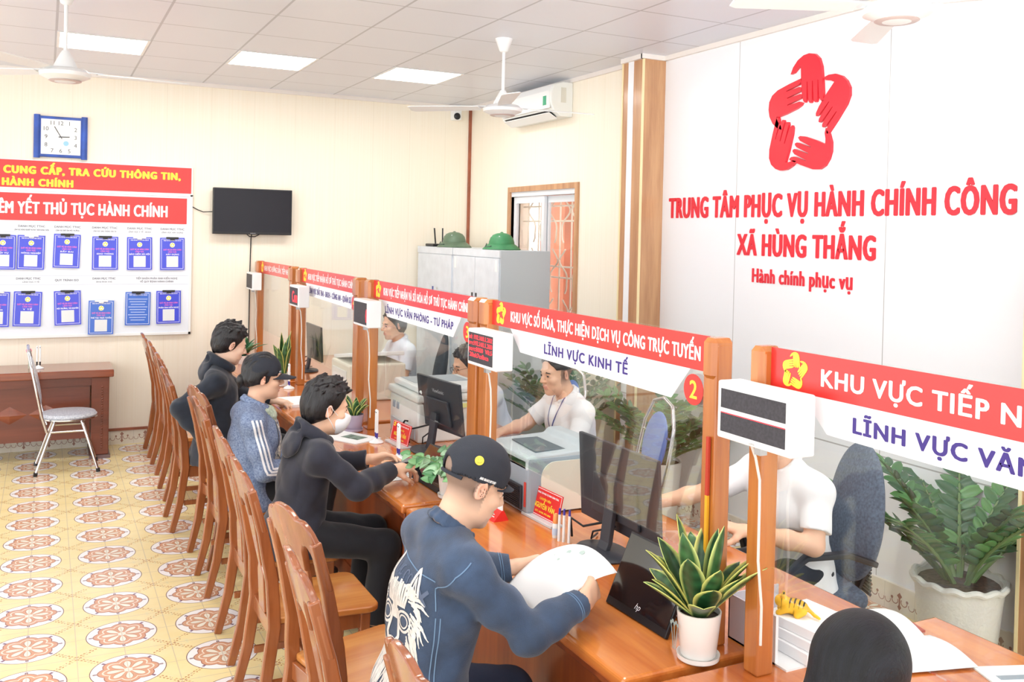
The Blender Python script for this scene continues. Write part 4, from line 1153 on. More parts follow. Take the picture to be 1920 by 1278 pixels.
drape('grey_letter_print', T, gr, (1, 0, 0), M_GPRINT, jk, 0.0016); gr = []
for k in range(14):
    y, z = -0.12 + 0.05 * rg.random(), 0.57 + 0.1 * rg.random(); gr.append((poly([(-1, y, z), (-1, y - 0.02, z - 0.015), (-1, y - 0.005, z - 0.03)], 4), 0.008))
drape('grey_blot_print', T, gr, (1, 0, 0), M_GPRINT, jk, 0.0016)

# ---- masked man in the dark hoodie
J = dict(pelvis=(0.0, 0, 0.56), neck=(0.08, 0, 0.985), head=(0.15, 0.0, 1.14), yaw=0.05, pitch=0.16,
         sr=(0.09, -0.185, 0.935), sl=(0.09, 0.185, 0.94), er=(0.25, -0.24, 0.80), wr=(0.455, -0.10, 0.835), el=(0.25, 0.23, 0.80), wl=(0.42, 0.14, 0.835),
         kr=(0.43, -0.12, 0.47), kl=(0.43, 0.10, 0.48), ar=(0.36, -0.14, 0.09), al=(0.36, 0.12, 0.09))
t, A, R, P = person('person', 'young man in a dark hoodie and white face mask, holding a phone and pen', 'person', (1.08, 4.45), 0.0, J, skin=(234, 190, 160), vox=0.005,
    top=dict(mat=M_NAVY, hem=-0.1, collar='hood', name='hoodie', amp=0.006, freq=34, g=0.016), trousers=M_BLKT, hair='messy', seed=11, thick=-0.008,
    hands={'r': dict(d=(0.9, 0.25, -0.02), n=(0.1, 0.2, -1), curl=(0.55, 0.6, 0.65, 0.7), thumb=0.3), 'l': dict(d=(0.9, -0.1, 0.12), n=(0.1, -0.5, -0.8), curl=(0.35, 0.4, 0.45, 0.5), thumb=0.2)})
S = Solid(); S.ell(P(0.055, 0, -0.055), np.array([0.062, 0.066, 0.062]) * 1.05, R, 0.02); S.ell(P(0.085, 0, -0.030), np.array([0.042, 0.036, 0.040]) * 1.05, R, 0.03)
S.cut(P(0.025, 0, -0.05), R @ np.array([-1.0, 0, 0.25])); S.cut(P(0.09, 0, -0.010), R @ np.array([0.35, 0, 1.0])); S.ell(P(0.03, 0, -0.04), np.array([0.055, 0.058, 0.085]) * 1.05, R, 0.004, '-')
mk = obj('face_mask', S.mesh(0.0045, None, None, 'face_mask'), M_MASKW, t, smooth='all')
b = MB()
for e in (-1, 1):
    b.tube([P(0.040, e * 0.066, -0.020), P(0.018, e * 0.078, -0.004), P(-0.008, e * 0.086, 0.022), P(-0.022, e * 0.084, 0.01), P(-0.012, e * 0.086, -0.03), P(0.012, e * 0.078, -0.055), P(0.036, e * 0.064, -0.085)], 0.0016, 6)
obj('ear_loops', b, M_MASKW, mk, smooth=True)

# ---- woman in the striped grey jacket and cap
J = dict(pelvis=(0.0, 0, 0.55), neck=(0.03, 0, 0.995), head=(0.075, 0.0, 1.16), yaw=-0.08, pitch=0.06,
         sr=(-0.01, -0.17, 0.93), sl=(0.0, 0.165, 0.93), er=(0.05, -0.215, 0.68), wr=(0.25, -0.11, 0.655), el=(0.06, 0.21, 0.68), wl=(0.26, 0.09, 0.66),
         kr=(0.41, -0.10, 0.53), kl=(0.41, 0.09, 0.53), ar=(0.34, -0.11, 0.09), al=(0.34, 0.11, 0.09))
t, A, R, P = person('person', 'woman in a grey jacket with three white sleeve stripes and a black cap', 'person', (1.04, 5.36), 0.0, J, skin=(226, 182, 154), vox=0.005, female=True,
    top=dict(mat=M_MELANGE, hem=-0.1, collar='shirt', name='jacket', amp=0.004, freq=38, g=0.02), trousers=M_BLKT, hair='under_cap', seed=21, s=1.0)
jk = [c for c in t.children if c.name.startswith('jacket')][0]; T = tree_of(jk)
cp_ = cap(t, P, R, 1.0, low=0.018, tilt=-0.04, brim_len=0.085); bt = tree_of(cp_)
for body, w_, cy, cz in (('US', 0.036, 0.0, 0.078), ('est. 1998', 0.03, 0.0, 0.050)):
    wt = text_mesh(body, w=w_, h=0.034 if body == 'US' else 0.005, bold=0.05 if body == 'US' else 0.01)
    for v in wt.vertices:
        q = P(0.3, cy - 0.012 + v.co.x - 0.01, cz + v.co.y); hh = bt.ray_cast(Vector(q), Vector(R @ np.array([-1.0, 0, -0.25])), 0.5)
        v.co = (hh[0] + hh[1] * 0.0016) if hh[0] is not None else Vector(P(0.09, v.co.x, cz))
    obj('cap_mark', wt, M_WTXT, cp_)
S = Solid(); S.ell(P(-0.118, 0, -0.012), np.array([0.026, 0.028, 0.032]), R, 0.01); S.cone(P(-0.118, 0, -0.03), P(-0.125, 0, -0.06), 0.018, 0.008, 0.02)
obj('ponytail', S.mesh(0.0045, None, None, 'ponytail'), M_HAIR, t, smooth='all')
S = Solid(); cn = A['neck']
for i in range(14):
    a0, a1 = [2 * PI * (i + q) / 14 for q in (0, 1)]
    f = lambda a: cn + np.array([math.cos(a) * 0.062 + 0.018, math.sin(a) * 0.062, -0.006 - 0.028 * math.cos(a)])
    S.cone(f(a0), f(a1), 0.018 + 0.008 * max(0, math.cos(a0)), None, 0.015)
S.ell(cn + (0.085, 0, -0.06), (0.038, 0.055, 0.06), None, 0.03)
obj('scarf', S.mesh(0.005, folds(0.004, 90, 2), None, 'scarf'), mat('pale_green_scarf', (206, 216, 196), 0.85, rgb2=(150, 170, 150), vscale=70), t, smooth='all')
S = Solid(); S.ell((0.118, 0, 0.78), (0.066, 0.085, 0.17), None, 0.03)
obj('patterned_blouse', S.mesh(0.006, folds(0.003, 60, 4), None, 'blouse'), mat('patterned_blouse_cloth', (232, 226, 206), 0.8, rgb2=(70, 76, 110), vscale=60), t, smooth='all')
sh, el, wr = A['sr'], A['er'], A['wr']; st = []
for k in range(3):
    o_ = 0.022 * (k - 1)
    pts = line(sh + np.array([o_ + 0.005, -0.5, 0.035]), el + np.array([o_ + 0.012, -0.5, 0.02]), 16) + line(el + np.array([o_ + 0.025, -0.5, 0.005 + o_ * 0.5]), wr + np.array([0.0, -0.5, o_ * 0.9 + 0.006]), 14)
    st.append((pts, 0.012))
drape('sleeve_stripes', T, st, (0, 1, 0), M_BWHITE, jk)
drape('front_zip', T, [(line((0.14, -1, 0.93), (0.155, -1, 0.62)), 0.012)], (0, 1, 0), M_NAVY, jk)

# ---- man in the black hoodie at the far end
J = dict(pelvis=(-0.02, 0, 0.54), neck=(0.0, 0, 1.065), head=(0.065, -0.01, 1.225), yaw=0.15, pitch=0.3,
         sr=(-0.05, -0.19, 0.995), sl=(0.02, 0.185, 1.0), er=(-0.27, -0.19, 0.85), wr=(-0.10, -0.20, 0.62), el=(0.2, 0.26, 0.83), wl=(0.40, 0.16, 0.80),
         kr=(0.40, -0.12, 0.54), kl=(0.42, 0.12, 0.54), ar=(0.36, -0.14, 0.09), al=(0.36, 0.13, 0.09))
person('person', 'man in a black hoodie at the far desk, elbow over the chair back', 'person', (1.05, 6.45), 0.0, J, skin=(240, 204, 180), vox=0.006,
    top=dict(mat=M_DARKH, hem=-0.1, collar='hood', name='hoodie', amp=0.005, freq=36, g=0.02), trousers=M_BLKT, hair='messy', seed=33, s=1.06)

# ---- dark head at the bottom edge
J = dict(pelvis=(0.0, 0, 0.55), neck=(0.16, 0, 0.99), head=(0.25, 0.0, 1.135), yaw=0.1, pitch=0.25,
         sr=(0.13, -0.19, 0.93), sl=(0.13, 0.19, 0.93), er=(0.26, -0.25, 0.80), wr=(0.45, -0.14, 0.80), el=(0.26, 0.25, 0.80), wl=(0.45, 0.14, 0.80),
         kr=(0.40, -0.11, 0.53), kl=(0.40, 0.11, 0.53), ar=(0.34, -0.12, 0.09), al=(0.34, 0.12, 0.09))
t, A, R, P = person('person', 'person at the bottom edge of the picture, only smooth dark hair showing', 'person', (1.17, 1.30), 0.0, J, vox=0.007,
    top=dict(mat=M_NAVY, hem=-0.1, collar='shirt', name='dark_shirt'), trousers=M_BLKT, hair=None, seed=41, s=1.0)
S = Solid(); S.ell(P(-0.008, 0, 0.052), np.array([0.108, 0.086, 0.100]), R, 0.02); S.ell(P(-0.045, 0, -0.04), np.array([0.070, 0.077, 0.088]), R, 0.03)
S.cut(P(0.075, 0, 0.05), R @ np.array([0.86, 0, -0.5]))
obj('smooth_hair', S.mesh(0.006, None, None, 'hair'), mat('smooth_dark_hair', (20, 22, 28), 0.5, spec=0.3, var=0.4, vscale=14, stretch=(1, 6, 1), bump=0.3, bscale=90), t, smooth='all')

# ---- staff behind the counter
def staff(label, loc, heading, J, shirt, seed, hair='short', **kw):
    return person('person', label, 'person', loc, heading, J, vox=0.006, top=dict(mat=shirt, hem=-0.1, collar='shirt', name='shirt', amp=0.004, freq=36, g=0.018), trousers=M_BLKT, hair=hair, seed=seed, sleeve='short', s=kw.pop('s', 1.05), skin=kw.pop('skin', (236, 190, 160)), **kw)
base = dict(pelvis=(0, 0, 0.55), neck=(0.06, 0, 1.0), kr=(0.40, -0.11, 0.53), kl=(0.40, 0.11, 0.53), ar=(0.36, -0.12, 0.09), al=(0.36, 0.12, 0.09))
# loc is the pelvis on the plan; heading PI faces the customers
J = dict(base, neck=(0.09, 0, 1.0), head=(0.165, 0, 1.16), yaw=0.12, pitch=0.14, sr=(0.09, -0.185, 0.94), sl=(0.08, 0.185, 0.94), er=(0.24, -0.25, 0.81), wr=(0.46, -0.13, 0.80), el=(0.18, 0.24, 0.74), wl=(0.36, 0.10, 0.78))
t, A, R, P = staff('clerk in a white shirt with a blue lanyard, seen below the words KINH TẾ', (2.98, 4.98), PI + 0.0, J, M_SHIRT, 51, hair='crew', crop=True, thick=0.01)
T = tree_of([c for c in t.children if c.name.startswith('shirt')][0])
drape('lanyard', T, [(poly([(1, 0.062, 1.02), (1, 0.05, 0.94), (1, 0.012, 0.80)], 10), 0.010), (poly([(1, -0.062, 1.02), (1, -0.05, 0.94), (1, 0.004, 0.80)], 10), 0.010)], (-1, 0, 0), mat('blue_lanyard', (70, 80, 150), 0.6), t)
J = dict(base, neck=(0.13, 0, 0.93), head=(0.235, 0.0, 1.06), yaw=0.0, pitch=0.25, sr=(0.12, -0.185, 0.87), sl=(0.12, 0.185, 0.87), er=(0.24, -0.25, 0.77), wr=(0.42, -0.14, 0.79), el=(0.2, 0.24, 0.74), wl=(0.36, 0.12, 0.79))
t, A, R, P = staff('clerk with thin glasses, half hidden by the display with four red lines', (2.95, 6.10), PI, J, M_SHIRTB, 61)
g = MB()
for e in (-1, 1):
    g.tube([P(0.108, e * 0.033 + 0.024 * math.cos(a), -0.002 + 0.019 * math.sin(a)) for a in [k * PI / 8 for k in range(17)]], 0.0014, 5)
    g.tube([P(0.106, e * 0.057, 0.004), P(0.06, e * 0.078, 0.006), P(-0.005, e * 0.083, 0.004)], 0.0014, 5)
g.tube([P(0.110, -0.010, 0.002), P(0.113, 0, 0.004), P(0.110, 0.010, 0.002)], 0.0013, 5)
obj('glasses', g, mat('thin_metal_frame', (70, 66, 66), 0.3, metal=0.8), t, smooth=True)
J = dict(base, neck=(0.05, 0, 1.0), head=(0.11, 0, 1.16), yaw=0.1, pitch=0.1, sr=(0.04, -0.19, 0.94), sl=(0.04, 0.19, 0.94), er=(0.16, -0.25, 0.76), wr=(0.38, -0.15, 0.79), el=(0.10, 0.25, 0.72), wl=(0.33, 0.18, 0.78))
staff('clerk in a pale blue shirt at the far end, head behind a display', (2.95, 8.05), PI, J, M_SHIRTB, 71)
J = dict(base, neck=(0.08, 0, 1.0), head=(0.16, 0.0, 1.16), yaw=0.1, pitch=0.2, sr=(0.07, -0.195, 0.94), sl=(0.07, 0.195, 0.94), er=(0.27, -0.28, 0.84), wr=(0.50, -0.37, 0.79), el=(0.14, 0.25, 0.735), wl=(0.40, 0.13, 0.795))
staff('clerk in a white shirt behind the two nearest posts, face hidden by the white display', (3.02, 3.14), PI, J, M_SHIRT, 81, thick=0.012)
# ================================================================== plants
M_LEAF = tone_mat('leaf', 0.35)
class Leaves:
    def __init__(s): s.v = []; s.f = []; s.c = []
    def blade(s, base, d, up, L, W, bend, c_mid, c_edge, prof=None, nl=10, nw=5, cup=0.25, bands=False, seed=0):
        """a leaf from base along d, its face turned to up, bending by bend (radians, towards -up)"""
        d = Vector(d).normalized(); u = Vector(up); u = (u - d * u.dot(d)).normalized(); b = d.cross(u); p = Vector(base); o = len(s.v)
        for i in range(nl + 1):
            t = i / nl; a = bend * t; dd = d * math.cos(a) - u * math.sin(a); uu = u * math.cos(a) + d * math.sin(a)
            if i: p = p + dd * (L / nl)
            w_ = W * (prof(t) if prof else math.sin(PI * min(1, 0.12 + 0.88 * t)) ** 0.7) / 2
            for j in range(nw):
                q = 2 * j / (nw - 1) - 1
                s.v.append(tuple(p + b * (q * w_) + uu * (cup * w_ * q * q)))
                e = abs(q) > 0.75
                c = c_edge if e else c_mid
                if bands and not e: k = 0.82 + 0.18 * math.sin(t * 38 + q * 2 + seed); c = tuple(x * k for x in c)
                s.c.append(c)
        for i in range(nl):
            for j in range(nw - 1):
                a = o + i * nw + j; s.f.append((a, a + 1, a + nw + 1, a + nw))
    def build(s, name, parent, thick=0.0015):
        me = bpy.data.meshes.new(name); me.from_pydata(s.v, [], s.f)
        at = me.color_attributes.new('tone', 'FLOAT_COLOR', 'POINT')
        C = np.ones((len(s.v), 4), np.float32); C[:, :3] = [lin(c) for c in s.c]; at.data.foreach_set('color', C.ravel())
        return obj(name, me, M_LEAF, parent, smooth='all', solid=thick)
M_POTW = mat('white_glazed_pot', (240, 238, 234), 0.3, coat=0.3); M_SOIL = mat('dark_soil', (84, 70, 60), 0.95, rgb2=(40, 32, 28), vscale=60)
G1, G2, GY = (58, 112, 62), (34, 82, 48), (226, 222, 120)
def pot(t, r0, r1, h, m, saucer=True, n=32, wob=None):
    z0 = 0.012 if saucer else 0.0
    obj('pot', MB().lathe([(r0 * 0.9, z0), (r0, z0 + 0.006), (r1, z0 + h), (r1 * 0.93, z0 + h), (r1 * 0.9, z0 + h - 0.02), (r1 * 0.5, z0 + h - 0.022)], n, None, wob), m, t, smooth=True)
    obj('soil', MB().lathe([(r1 * 0.9, z0 + h - 0.03), (r1 * 0.9, z0 + h - 0.016), (r1 * 0.4, z0 + h - 0.010)], 20), M_SOIL, t)
    if saucer: obj('saucer', MB().lathe([(r0 * 1.0, 0), (r0 * 1.18, 0.006), (r0 * 1.22, 0.02), (r0 * 1.15, 0.018), (r0 * 1.0, 0.010)], n), m, t, smooth=True)
def sprof(t): return (0.55 + 0.9 * t) * (1 - max(0, (t - 0.45) / 0.55) ** 2.2) if t < 1 else 0.02
def snake_plant(label, loc, r, h, H, n, m, seed, spread=0.5, W=0.045, rot=0):
    t = thing('snake_plant', label, 'potted plant', loc, rot, 'snake plants on the counter'); pot(t, r * 0.8, r, h, m)
    lf = Leaves(); rg = random.Random(seed)
    for k in range(n):
        a = k * 2.4 + rg.uniform(-0.3, 0.3); e = spread * (0.25 + 0.75 * k / n) * rg.uniform(0.7, 1.2)
        d = (math.cos(a) * math.sin(e), math.sin(a) * math.sin(e), math.cos(e)); up = (-math.cos(a) * math.cos(e), -math.sin(a) * math.cos(e), math.sin(e))
        L = H * (1 - 0.35 * k / n) * rg.uniform(0.8, 1.1)
        lf.blade((math.cos(a) * r * 0.3, math.sin(a) * r * 0.3, h - 0.01), d, up, L, W * rg.uniform(0.85, 1.15), rg.uniform(-0.1, 0.35) * (-1 if e < 0.3 else 1), (74, 124, 72) if k % 3 else (48, 98, 60), GY if k % 2 else (214, 226, 132), sprof, 12, 7, 0.35, True, k)
    lf.build('foliage', t); return t
t = snake_plant('snake plant with yellow edged leaves in a white pot by the nearest posts', (1.757, 2.215, 0.75), 0.066, 0.135, 0.29, 24, M_POTW, 3, 1.0, 0.074)
b = MB(); M0 = face_m((-0.066, 0.03, 0.07), '-x')
for s in (-1, 0, 1): b.tube([M0 @ Vector((s * 0.006, -0.04, 0)), M0 @ Vector((s * 0.010, 0.0, 0.0005)), M0 @ Vector((s * 0.016, 0.03, 0.001))], 0.0011, 5)
for k in range(5): b.ball(M0 @ Vector((-0.016 + 0.008 * k, 0.035 + 0.006 * (k % 2), 0.001)), (0.0015, 0.005, 0.006), 8, 5)
obj('drawn_flower', b, mat('grey_drawing', (150, 165, 160), 0.6), [c for c in t.children if c.name.startswith('pot')][0])
snake_plant('small striped snake plant in a lilac pot beside the masked face', (1.745, 5.66, 0.75), 0.062, 0.095, 0.15, 20, mat('lilac_pot', (176, 160, 180), 0.45), 8, 1.0, 0.042)
t = snake_plant('tall snake plant in a small white pot beyond the woman in the cap', (1.725, 7.50, 0.75), 0.055, 0.095, 0.36, 8, M_POTW, 14, 0.42, 0.058)
text('black_mark', 'V', M_BLACK, face_m((-0.0535, 0, 0.06), '-x'), [c for c in t.children if c.name.startswith('pot')][0], w=0.03, cap=0.035)

# trailing pothos on the post, and its pot
t = thing('pothos_plant', 'trailing green pothos climbing the post under the red lettered display', 'potted plant', (1.735, 4.07, 0.75))
pot(t, 0.05, 0.06, 0.10, M_POTW)
lf = Leaves(); rg = random.Random(5); vine = MB()
def heart(tt): return (math.sin(PI * min(1, 0.18 + tt * 0.82)) ** 0.8) * (1.25 - 0.6 * tt)
for k in range(11):
    a = k * 0.62 + 1.2; pts = [Vector((0, 0, 0.10))]; d = Vector((math.cos(a) * 0.5, math.sin(a) * 0.7, 0.9)).normalized()
    for i in range(7):
        d = (d + Vector((math.cos(a) * 0.10, math.sin(a) * 0.16, -0.10 - 0.05 * i * (k % 3 != 0)))).normalized(); pts.append(pts[-1] + d * 0.034)
        p = pts[-1]; p = Vector((min(p.x, 0.05), p.y, max(p.z, 0.02)))
        for s in (1, -1):
            if rg.random() < 0.6:
                dd = Vector((-0.5 + 0.6 * math.cos(a), math.sin(a) + s * 0.8, rg.uniform(-0.5, 0.4)))
                c = rg.choice([(96, 150, 96), (72, 128, 80), (124, 176, 118), (150, 190, 150)])
                lf.blade(p, dd, (-0.6, -0.4, 0.8), rg.uniform(0.045, 0.07), rg.uniform(0.038, 0.052), rg.uniform(0.2, 0.9), c, tuple(x * 0.9 for x in c), heart, 6, 5, 0.3)
    vine.tube(pts, 0.0018, 5)
lf.build('foliage', t, 0.001); obj('vine', vine, mat('vine_stem', (120, 150, 90), 0.6), t, smooth=True)

# small flower arrangement at the far post
t = thing('flower_arrangement', 'little pink and white flower arrangement on the far desk by the wall post', 'flowers', (1.66, 8.85, 0.75))
pot(t, 0.05, 0.06, 0.08, M_POTW, False)
lf = Leaves(); rg = random.Random(9)
for k in range(16):
    a = k * 2.4; e = rg.uniform(0.2, 1.0); lf.blade((0, 0, 0.07), (math.cos(a) * math.sin(e), math.sin(a) * math.sin(e), math.cos(e)), (0, 0, 1), rg.uniform(0.16, 0.28), 0.07, 0.6, (62, 118, 84), (86, 146, 104), None, 6, 3)
lf.build('foliage', t)
lf = Leaves()
for k in range(22):
    a = rg.uniform(0, 6.3); r = rg.uniform(0, 0.10); c0 = Vector((-0.04 + r * math.cos(a), -0.02 + r * math.sin(a), 0.09 + rg.uniform(0, 0.07))); c = rg.choice([(248, 196, 190), (250, 236, 232), (240, 150, 130), (252, 250, 246)])
    for q in range(5): lf.blade(c0, (math.cos(q * 1.257), math.sin(q * 1.257), 0.5), (0, 0, 1), 0.032, 0.03, 0.3, c, c, None, 4, 3)
lf.build('blossoms', t)

# ================================================================== screens and machines on the counter
M_DGREY = mat('charcoal_plastic', (50, 52, 60), 0.45); M_LGREY = mat('light_grey_plastic', (196, 206, 212), 0.45); M_MGREY = mat('mid_grey_plastic', (150, 162, 172), 0.5)
M_BEIGE = mat('beige_plastic', (226, 222, 206), 0.5); M_OFFW = mat('off_white_plastic', (232, 234, 230), 0.45); M_GLOSSK = mat('glossy_black_glass', (16, 17, 24), 0.06, coat=0.6)
M_PAPER = mat('white_paper', (244, 245, 246), 0.7); M_CABLE = mat('black_cable', (24, 24, 26), 0.6)
def monitor(label, loc, rotz, w, h, z0, tilt, brand=None, group='computer monitors seen from behind'):
    t = thing('computer_monitor', label, 'monitor', loc, rotz, group)
    M = Matrix.Translation((0.07, 0, z0 + h / 2)) @ Matrix.Rotation(tilt, 4, 'Y')
    obj('back_shell', MB().box((-0.012, -w / 2, -h / 2), (0.006, w / 2, h / 2), M), M_DGREY, t, bevel=0.004)
    obj('bulge', MB().prism([(-w * 0.3, -h * 0.36), (w * 0.3, -h * 0.36), (w * 0.26, h * 0.12), (-w * 0.26, h * 0.12)], -0.03, -0.012, 'yz', M), M_DGREY, t, bevel=0.006)
    obj('screen', MB().box((0.006, -w / 2 + 0.01, -h / 2 + 0.015), (0.008, w / 2 - 0.01, h / 2 - 0.01), M), M_GLOSSK, t)
    obj('stand_neck', MB().tube([(0.0, 0, 0.012), (0.015, 0, z0 * 0.6), (0.035, 0, z0 + h * 0.35)], 0, rect=(0.065, 0.022), up=(1, 0, 0)), M_DGREY, t, bevel=0.004)
    obj('stand_base', MB().lathe([(0.115, 0), (0.12, 0.006), (0.112, 0.014), (0.03, 0.018)], 32, Matrix.Diagonal((0.85, 1.15, 1, 1))), M_DGREY, t, smooth=True)
    b = MB(); b.tube([(0.045, 0.05, z0 + 0.03), (-0.02, 0.12, z0 - 0.0), (-0.05, 0.17, 0.1), (-0.03, 0.19, 0.015)], 0.005, 6); b.tube([(0.045, -0.02, z0 + 0.03), (-0.01, 0.06, 0.07), (0.02, 0.12, 0.02), (0.1, 0.2, 0.008)], 0.004, 6)
    obj('cable', b, M_CABLE, t, smooth=True)
    if brand: text('brand_mark', brand, mat('silver_print', (190, 190, 196), 0.4), M @ face_m((-0.0125, 0.0, h * 0.26), '-x'), t, cap=0.021, bold=0.01)
    return t
monitor('black monitor behind the glass between the papers and the second clerk, floor reflected before it', (1.99, 3.12, 0.75), 0.0, 0.57, 0.35, 0.075, -0.06)
monitor('black monitor with a pale maker name on its back, before the white copier', (1.985, 4.98, 0.75), 0.12, 0.5, 0.30, 0.115, -0.12, 'ViewSonic')
monitor('grey monitor on the farthest desk, half behind the snake plant leaves', (2.1, 8.25, 0.75), 0.0, 0.5, 0.31, 0.10, -0.05)

def tablet(label, loc, rotz, w, h, lean):
    """a glossy black screen leaning back on its own stand"""
    t = thing('customer_screen', label, 'screen', loc, rotz, 'glossy black customer screens')
    M = Matrix.Rotation(lean, 4, 'Y')
    obj('casing', MB().box((0, -w / 2, 0.004), (0.014, w / 2, h), M), M_BLACK, t, bevel=0.003)
    obj('screen', MB().box((-0.0015, -w / 2 + 0.006, 0.03), (0.0, w / 2 - 0.006, h - 0.006), M), M_GLOSSK, t)
    obj('rear_stand', MB().tube([M @ Vector((0.012, 0, h * 0.62)), Vector((h * 0.62, 0, 0.004))], 0, rect=(0.12, 0.006)), M_BLACK, t)
    text('maker_mark', 'hp', mat('pale_mark', (215, 216, 225), 0.4), M @ face_m((-0.0018, 0.0, 0.045), '-x'), t, cap=0.02, shear=0.4)
    return t
tablet('large glossy black screen leaning beside the nearest snake plant', (1.735, 2.525, 0.75), 0.03, 0.33, 0.255, 0.42)
tablet('glossy black screen leaning behind the black cap, under the pothos', (1.69, 4.32, 0.75), 0.03, 0.34, 0.20, 0.6)

# printers
t = thing('printer', 'grey printer with a beige side panel right behind the denim man, glass before it', 'printer', (1.93, 3.66, 0.75))
obj('body', MB().box((0.0, 0.0, 0.0), (0.40, 0.42, 0.26)), M_MGREY, t, bevel=0.02, seg=3)
obj('top_cover', MB().prism([(0.0, 0.2), (0.40, 0.2), (0.40, 0.30), (0.33, 0.30), (0.30, 0.275), (0.06, 0.265), (0.0, 0.26)], 0.005, 0.415, 'xz'), M_LGREY, t, bevel=0.008)
obj('paper_recess', MB().prism([(0.07, 0.06), (0.30, 0.06), (0.27, 0.34), (0.09, 0.34)], 0.268, 0.272, 'xy'), mat('dark_recess', (96, 110, 120), 0.5), t)
obj('front_drawer', MB().box((-0.012, 0.04, 0.02), (0.0, 0.38, 0.13)), M_DGREY, t, bevel=0.004)
b = MB()
for k in range(11): b.box((-0.016, 0.05, 0.028 + k * 0.009), (-0.011, 0.30, 0.032 + k * 0.009))
obj('vent_slats', b, M_BLACK, t)
pts = [(0.07, 0.01), (0.39, 0.01), (0.39, 0.235), (0.14, 0.235)] + [(0.14 - 0.07 * math.sin(a), 0.165 + 0.07 * math.cos(a)) for a in [k * PI / 12 for k in range(1, 7)]]
obj('side_panel', MB().prism(pts, -0.006, 0.003, 'xz'), M_BEIGE, t)
obj('red_strip', MB().box((-0.005, 0.01, 0.04), (0.0, 0.022, 0.15)), mat('faded_red', (206, 70, 60), 0.5), t)
t = thing('copier', 'white office copier with buttons behind the monitor with the pale name', 'copier', (1.99, 5.18, 0.75))
obj('body', MB().box((0.0, 0.0, 0.0), (0.46, 0.50, 0.235)), M_OFFW, t, bevel=0.012)
obj('scanner_bed', MB().box((-0.015, -0.01, 0.24), (0.48, 0.51, 0.285)), M_OFFW, t, bevel=0.012)
obj('lid', MB().box((0.02, 0.0, 0.287), (0.47, 0.5, 0.325)), M_WHITE, t, bevel=0.014)
obj('glass_top', MB().box((0.06, 0.22, 0.3255), (0.42, 0.47, 0.328)), mat('grey_lid_inset', (170, 182, 192), 0.3), t)
obj('paper_tray', MB().box((-0.008, 0.04, 0.015), (0.0, 0.46, 0.09)), M_LGREY, t, bevel=0.003)
for y in (0.33, 0.40): obj('port', MB().box((-0.006, y, 0.15), (0.001, y + 0.035, 0.19)), M_MGREY, t)
obj('yellow_note', MB().box((0.25, -0.0115, 0.20), (0.33, -0.0005, 0.225)), mat('pale_yellow_paper', (236, 240, 160), 0.7), t)
obj('power_plug', MB().tube([(-0.01, 0.14, 0.11), (-0.03, 0.14, 0.115), (-0.06, 0.17, 0.05), (-0.05, 0.2, 0.005)], 0.006, 6), M_CABLE, t, smooth=True)
t = thing('copier', 'beige copier with raised white lid on the fourth desk, behind the glass', 'copier', (2.0, 6.62, 0.75))
obj('body', MB().box((0.0, 0.0, 0.0), (0.44, 0.48, 0.27)), M_BEIGE, t, bevel=0.015)
obj('side_panel', MB().box((-0.008, 0.06, 0.03), (0.0, 0.42, 0.22)), M_OFFW, t, bevel=0.004)
obj('lid', MB().cbox((0.24, 0.25, 0.345), (0.42, 0.46, 0.03), Matrix.Translation((0, 0, 0)) @ Matrix.Rotation(-0.14, 4, 'X')), M_WHITE, t, bevel=0.008)
obj('hinge', MB().box((0.2, 0.36, 0.265), (0.26, 0.42, 0.285)), M_MGREY, t)
obj('lettering', text_mesh('Sindoh', cap=0.02), mat('grey_print', (150, 150, 150), 0.5), t).matrix_local = face_m((-0.0085, 0.12, 0.17), '-x')

# ================================================================== small things
def sheet(name, label, cat, cx, cy, w, h, rot, m=M_PAPER, z=0.7505, th=0.0012, group=None):
    return tag(obj(name, MB().box((-w / 2, -h / 2, 0), (w / 2, h / 2, th)), m, None, loc=None), label, cat, group), (cx, cy, z), rot
def put(o, loc, rot): o.location = loc; o.rotation_euler = (0, 0, rot); return o
def paper(label, cx, cy, w, h, rot, th=0.0012, z=0.7505, name='paper_sheet'):
    t = thing(name, label, 'paper', (cx, cy, z), rot)
    obj('page', MB().box((-w / 2, -h / 2, 0), (w / 2, h / 2, th)), M_PAPER, t); return t
t = paper('white form under the hand of the masked man', 1.655, 4.60, 0.21, 0.297, 0.12)
b = MB()
for k in range(9): b.box((-0.08 + k * 0.02, -0.12, 0.0013), (-0.077 + k * 0.02, 0.10 - 0.03 * (k % 3), 0.0016))
obj('printed_lines', b, mat('pale_print', (170, 178, 184), 0.7), t)
t = paper('leaflet with a dark green picture lying in front of the lilac pot', 1.665, 5.47, 0.22, 0.31, 0.5, 0.006)
obj('printed_picture', MB().box((-0.03, -0.09, 0.006), (0.06, 0.05, 0.0068)), mat('green_picture', (150, 170, 158), 0.6, rgb2=(60, 84, 70), vscale=25), t)
paper('thick white stack of paper lying before the woman in the cap', 1.65, 6.72, 0.25, 0.34, 0.05, 0.02, name='paper_ream')
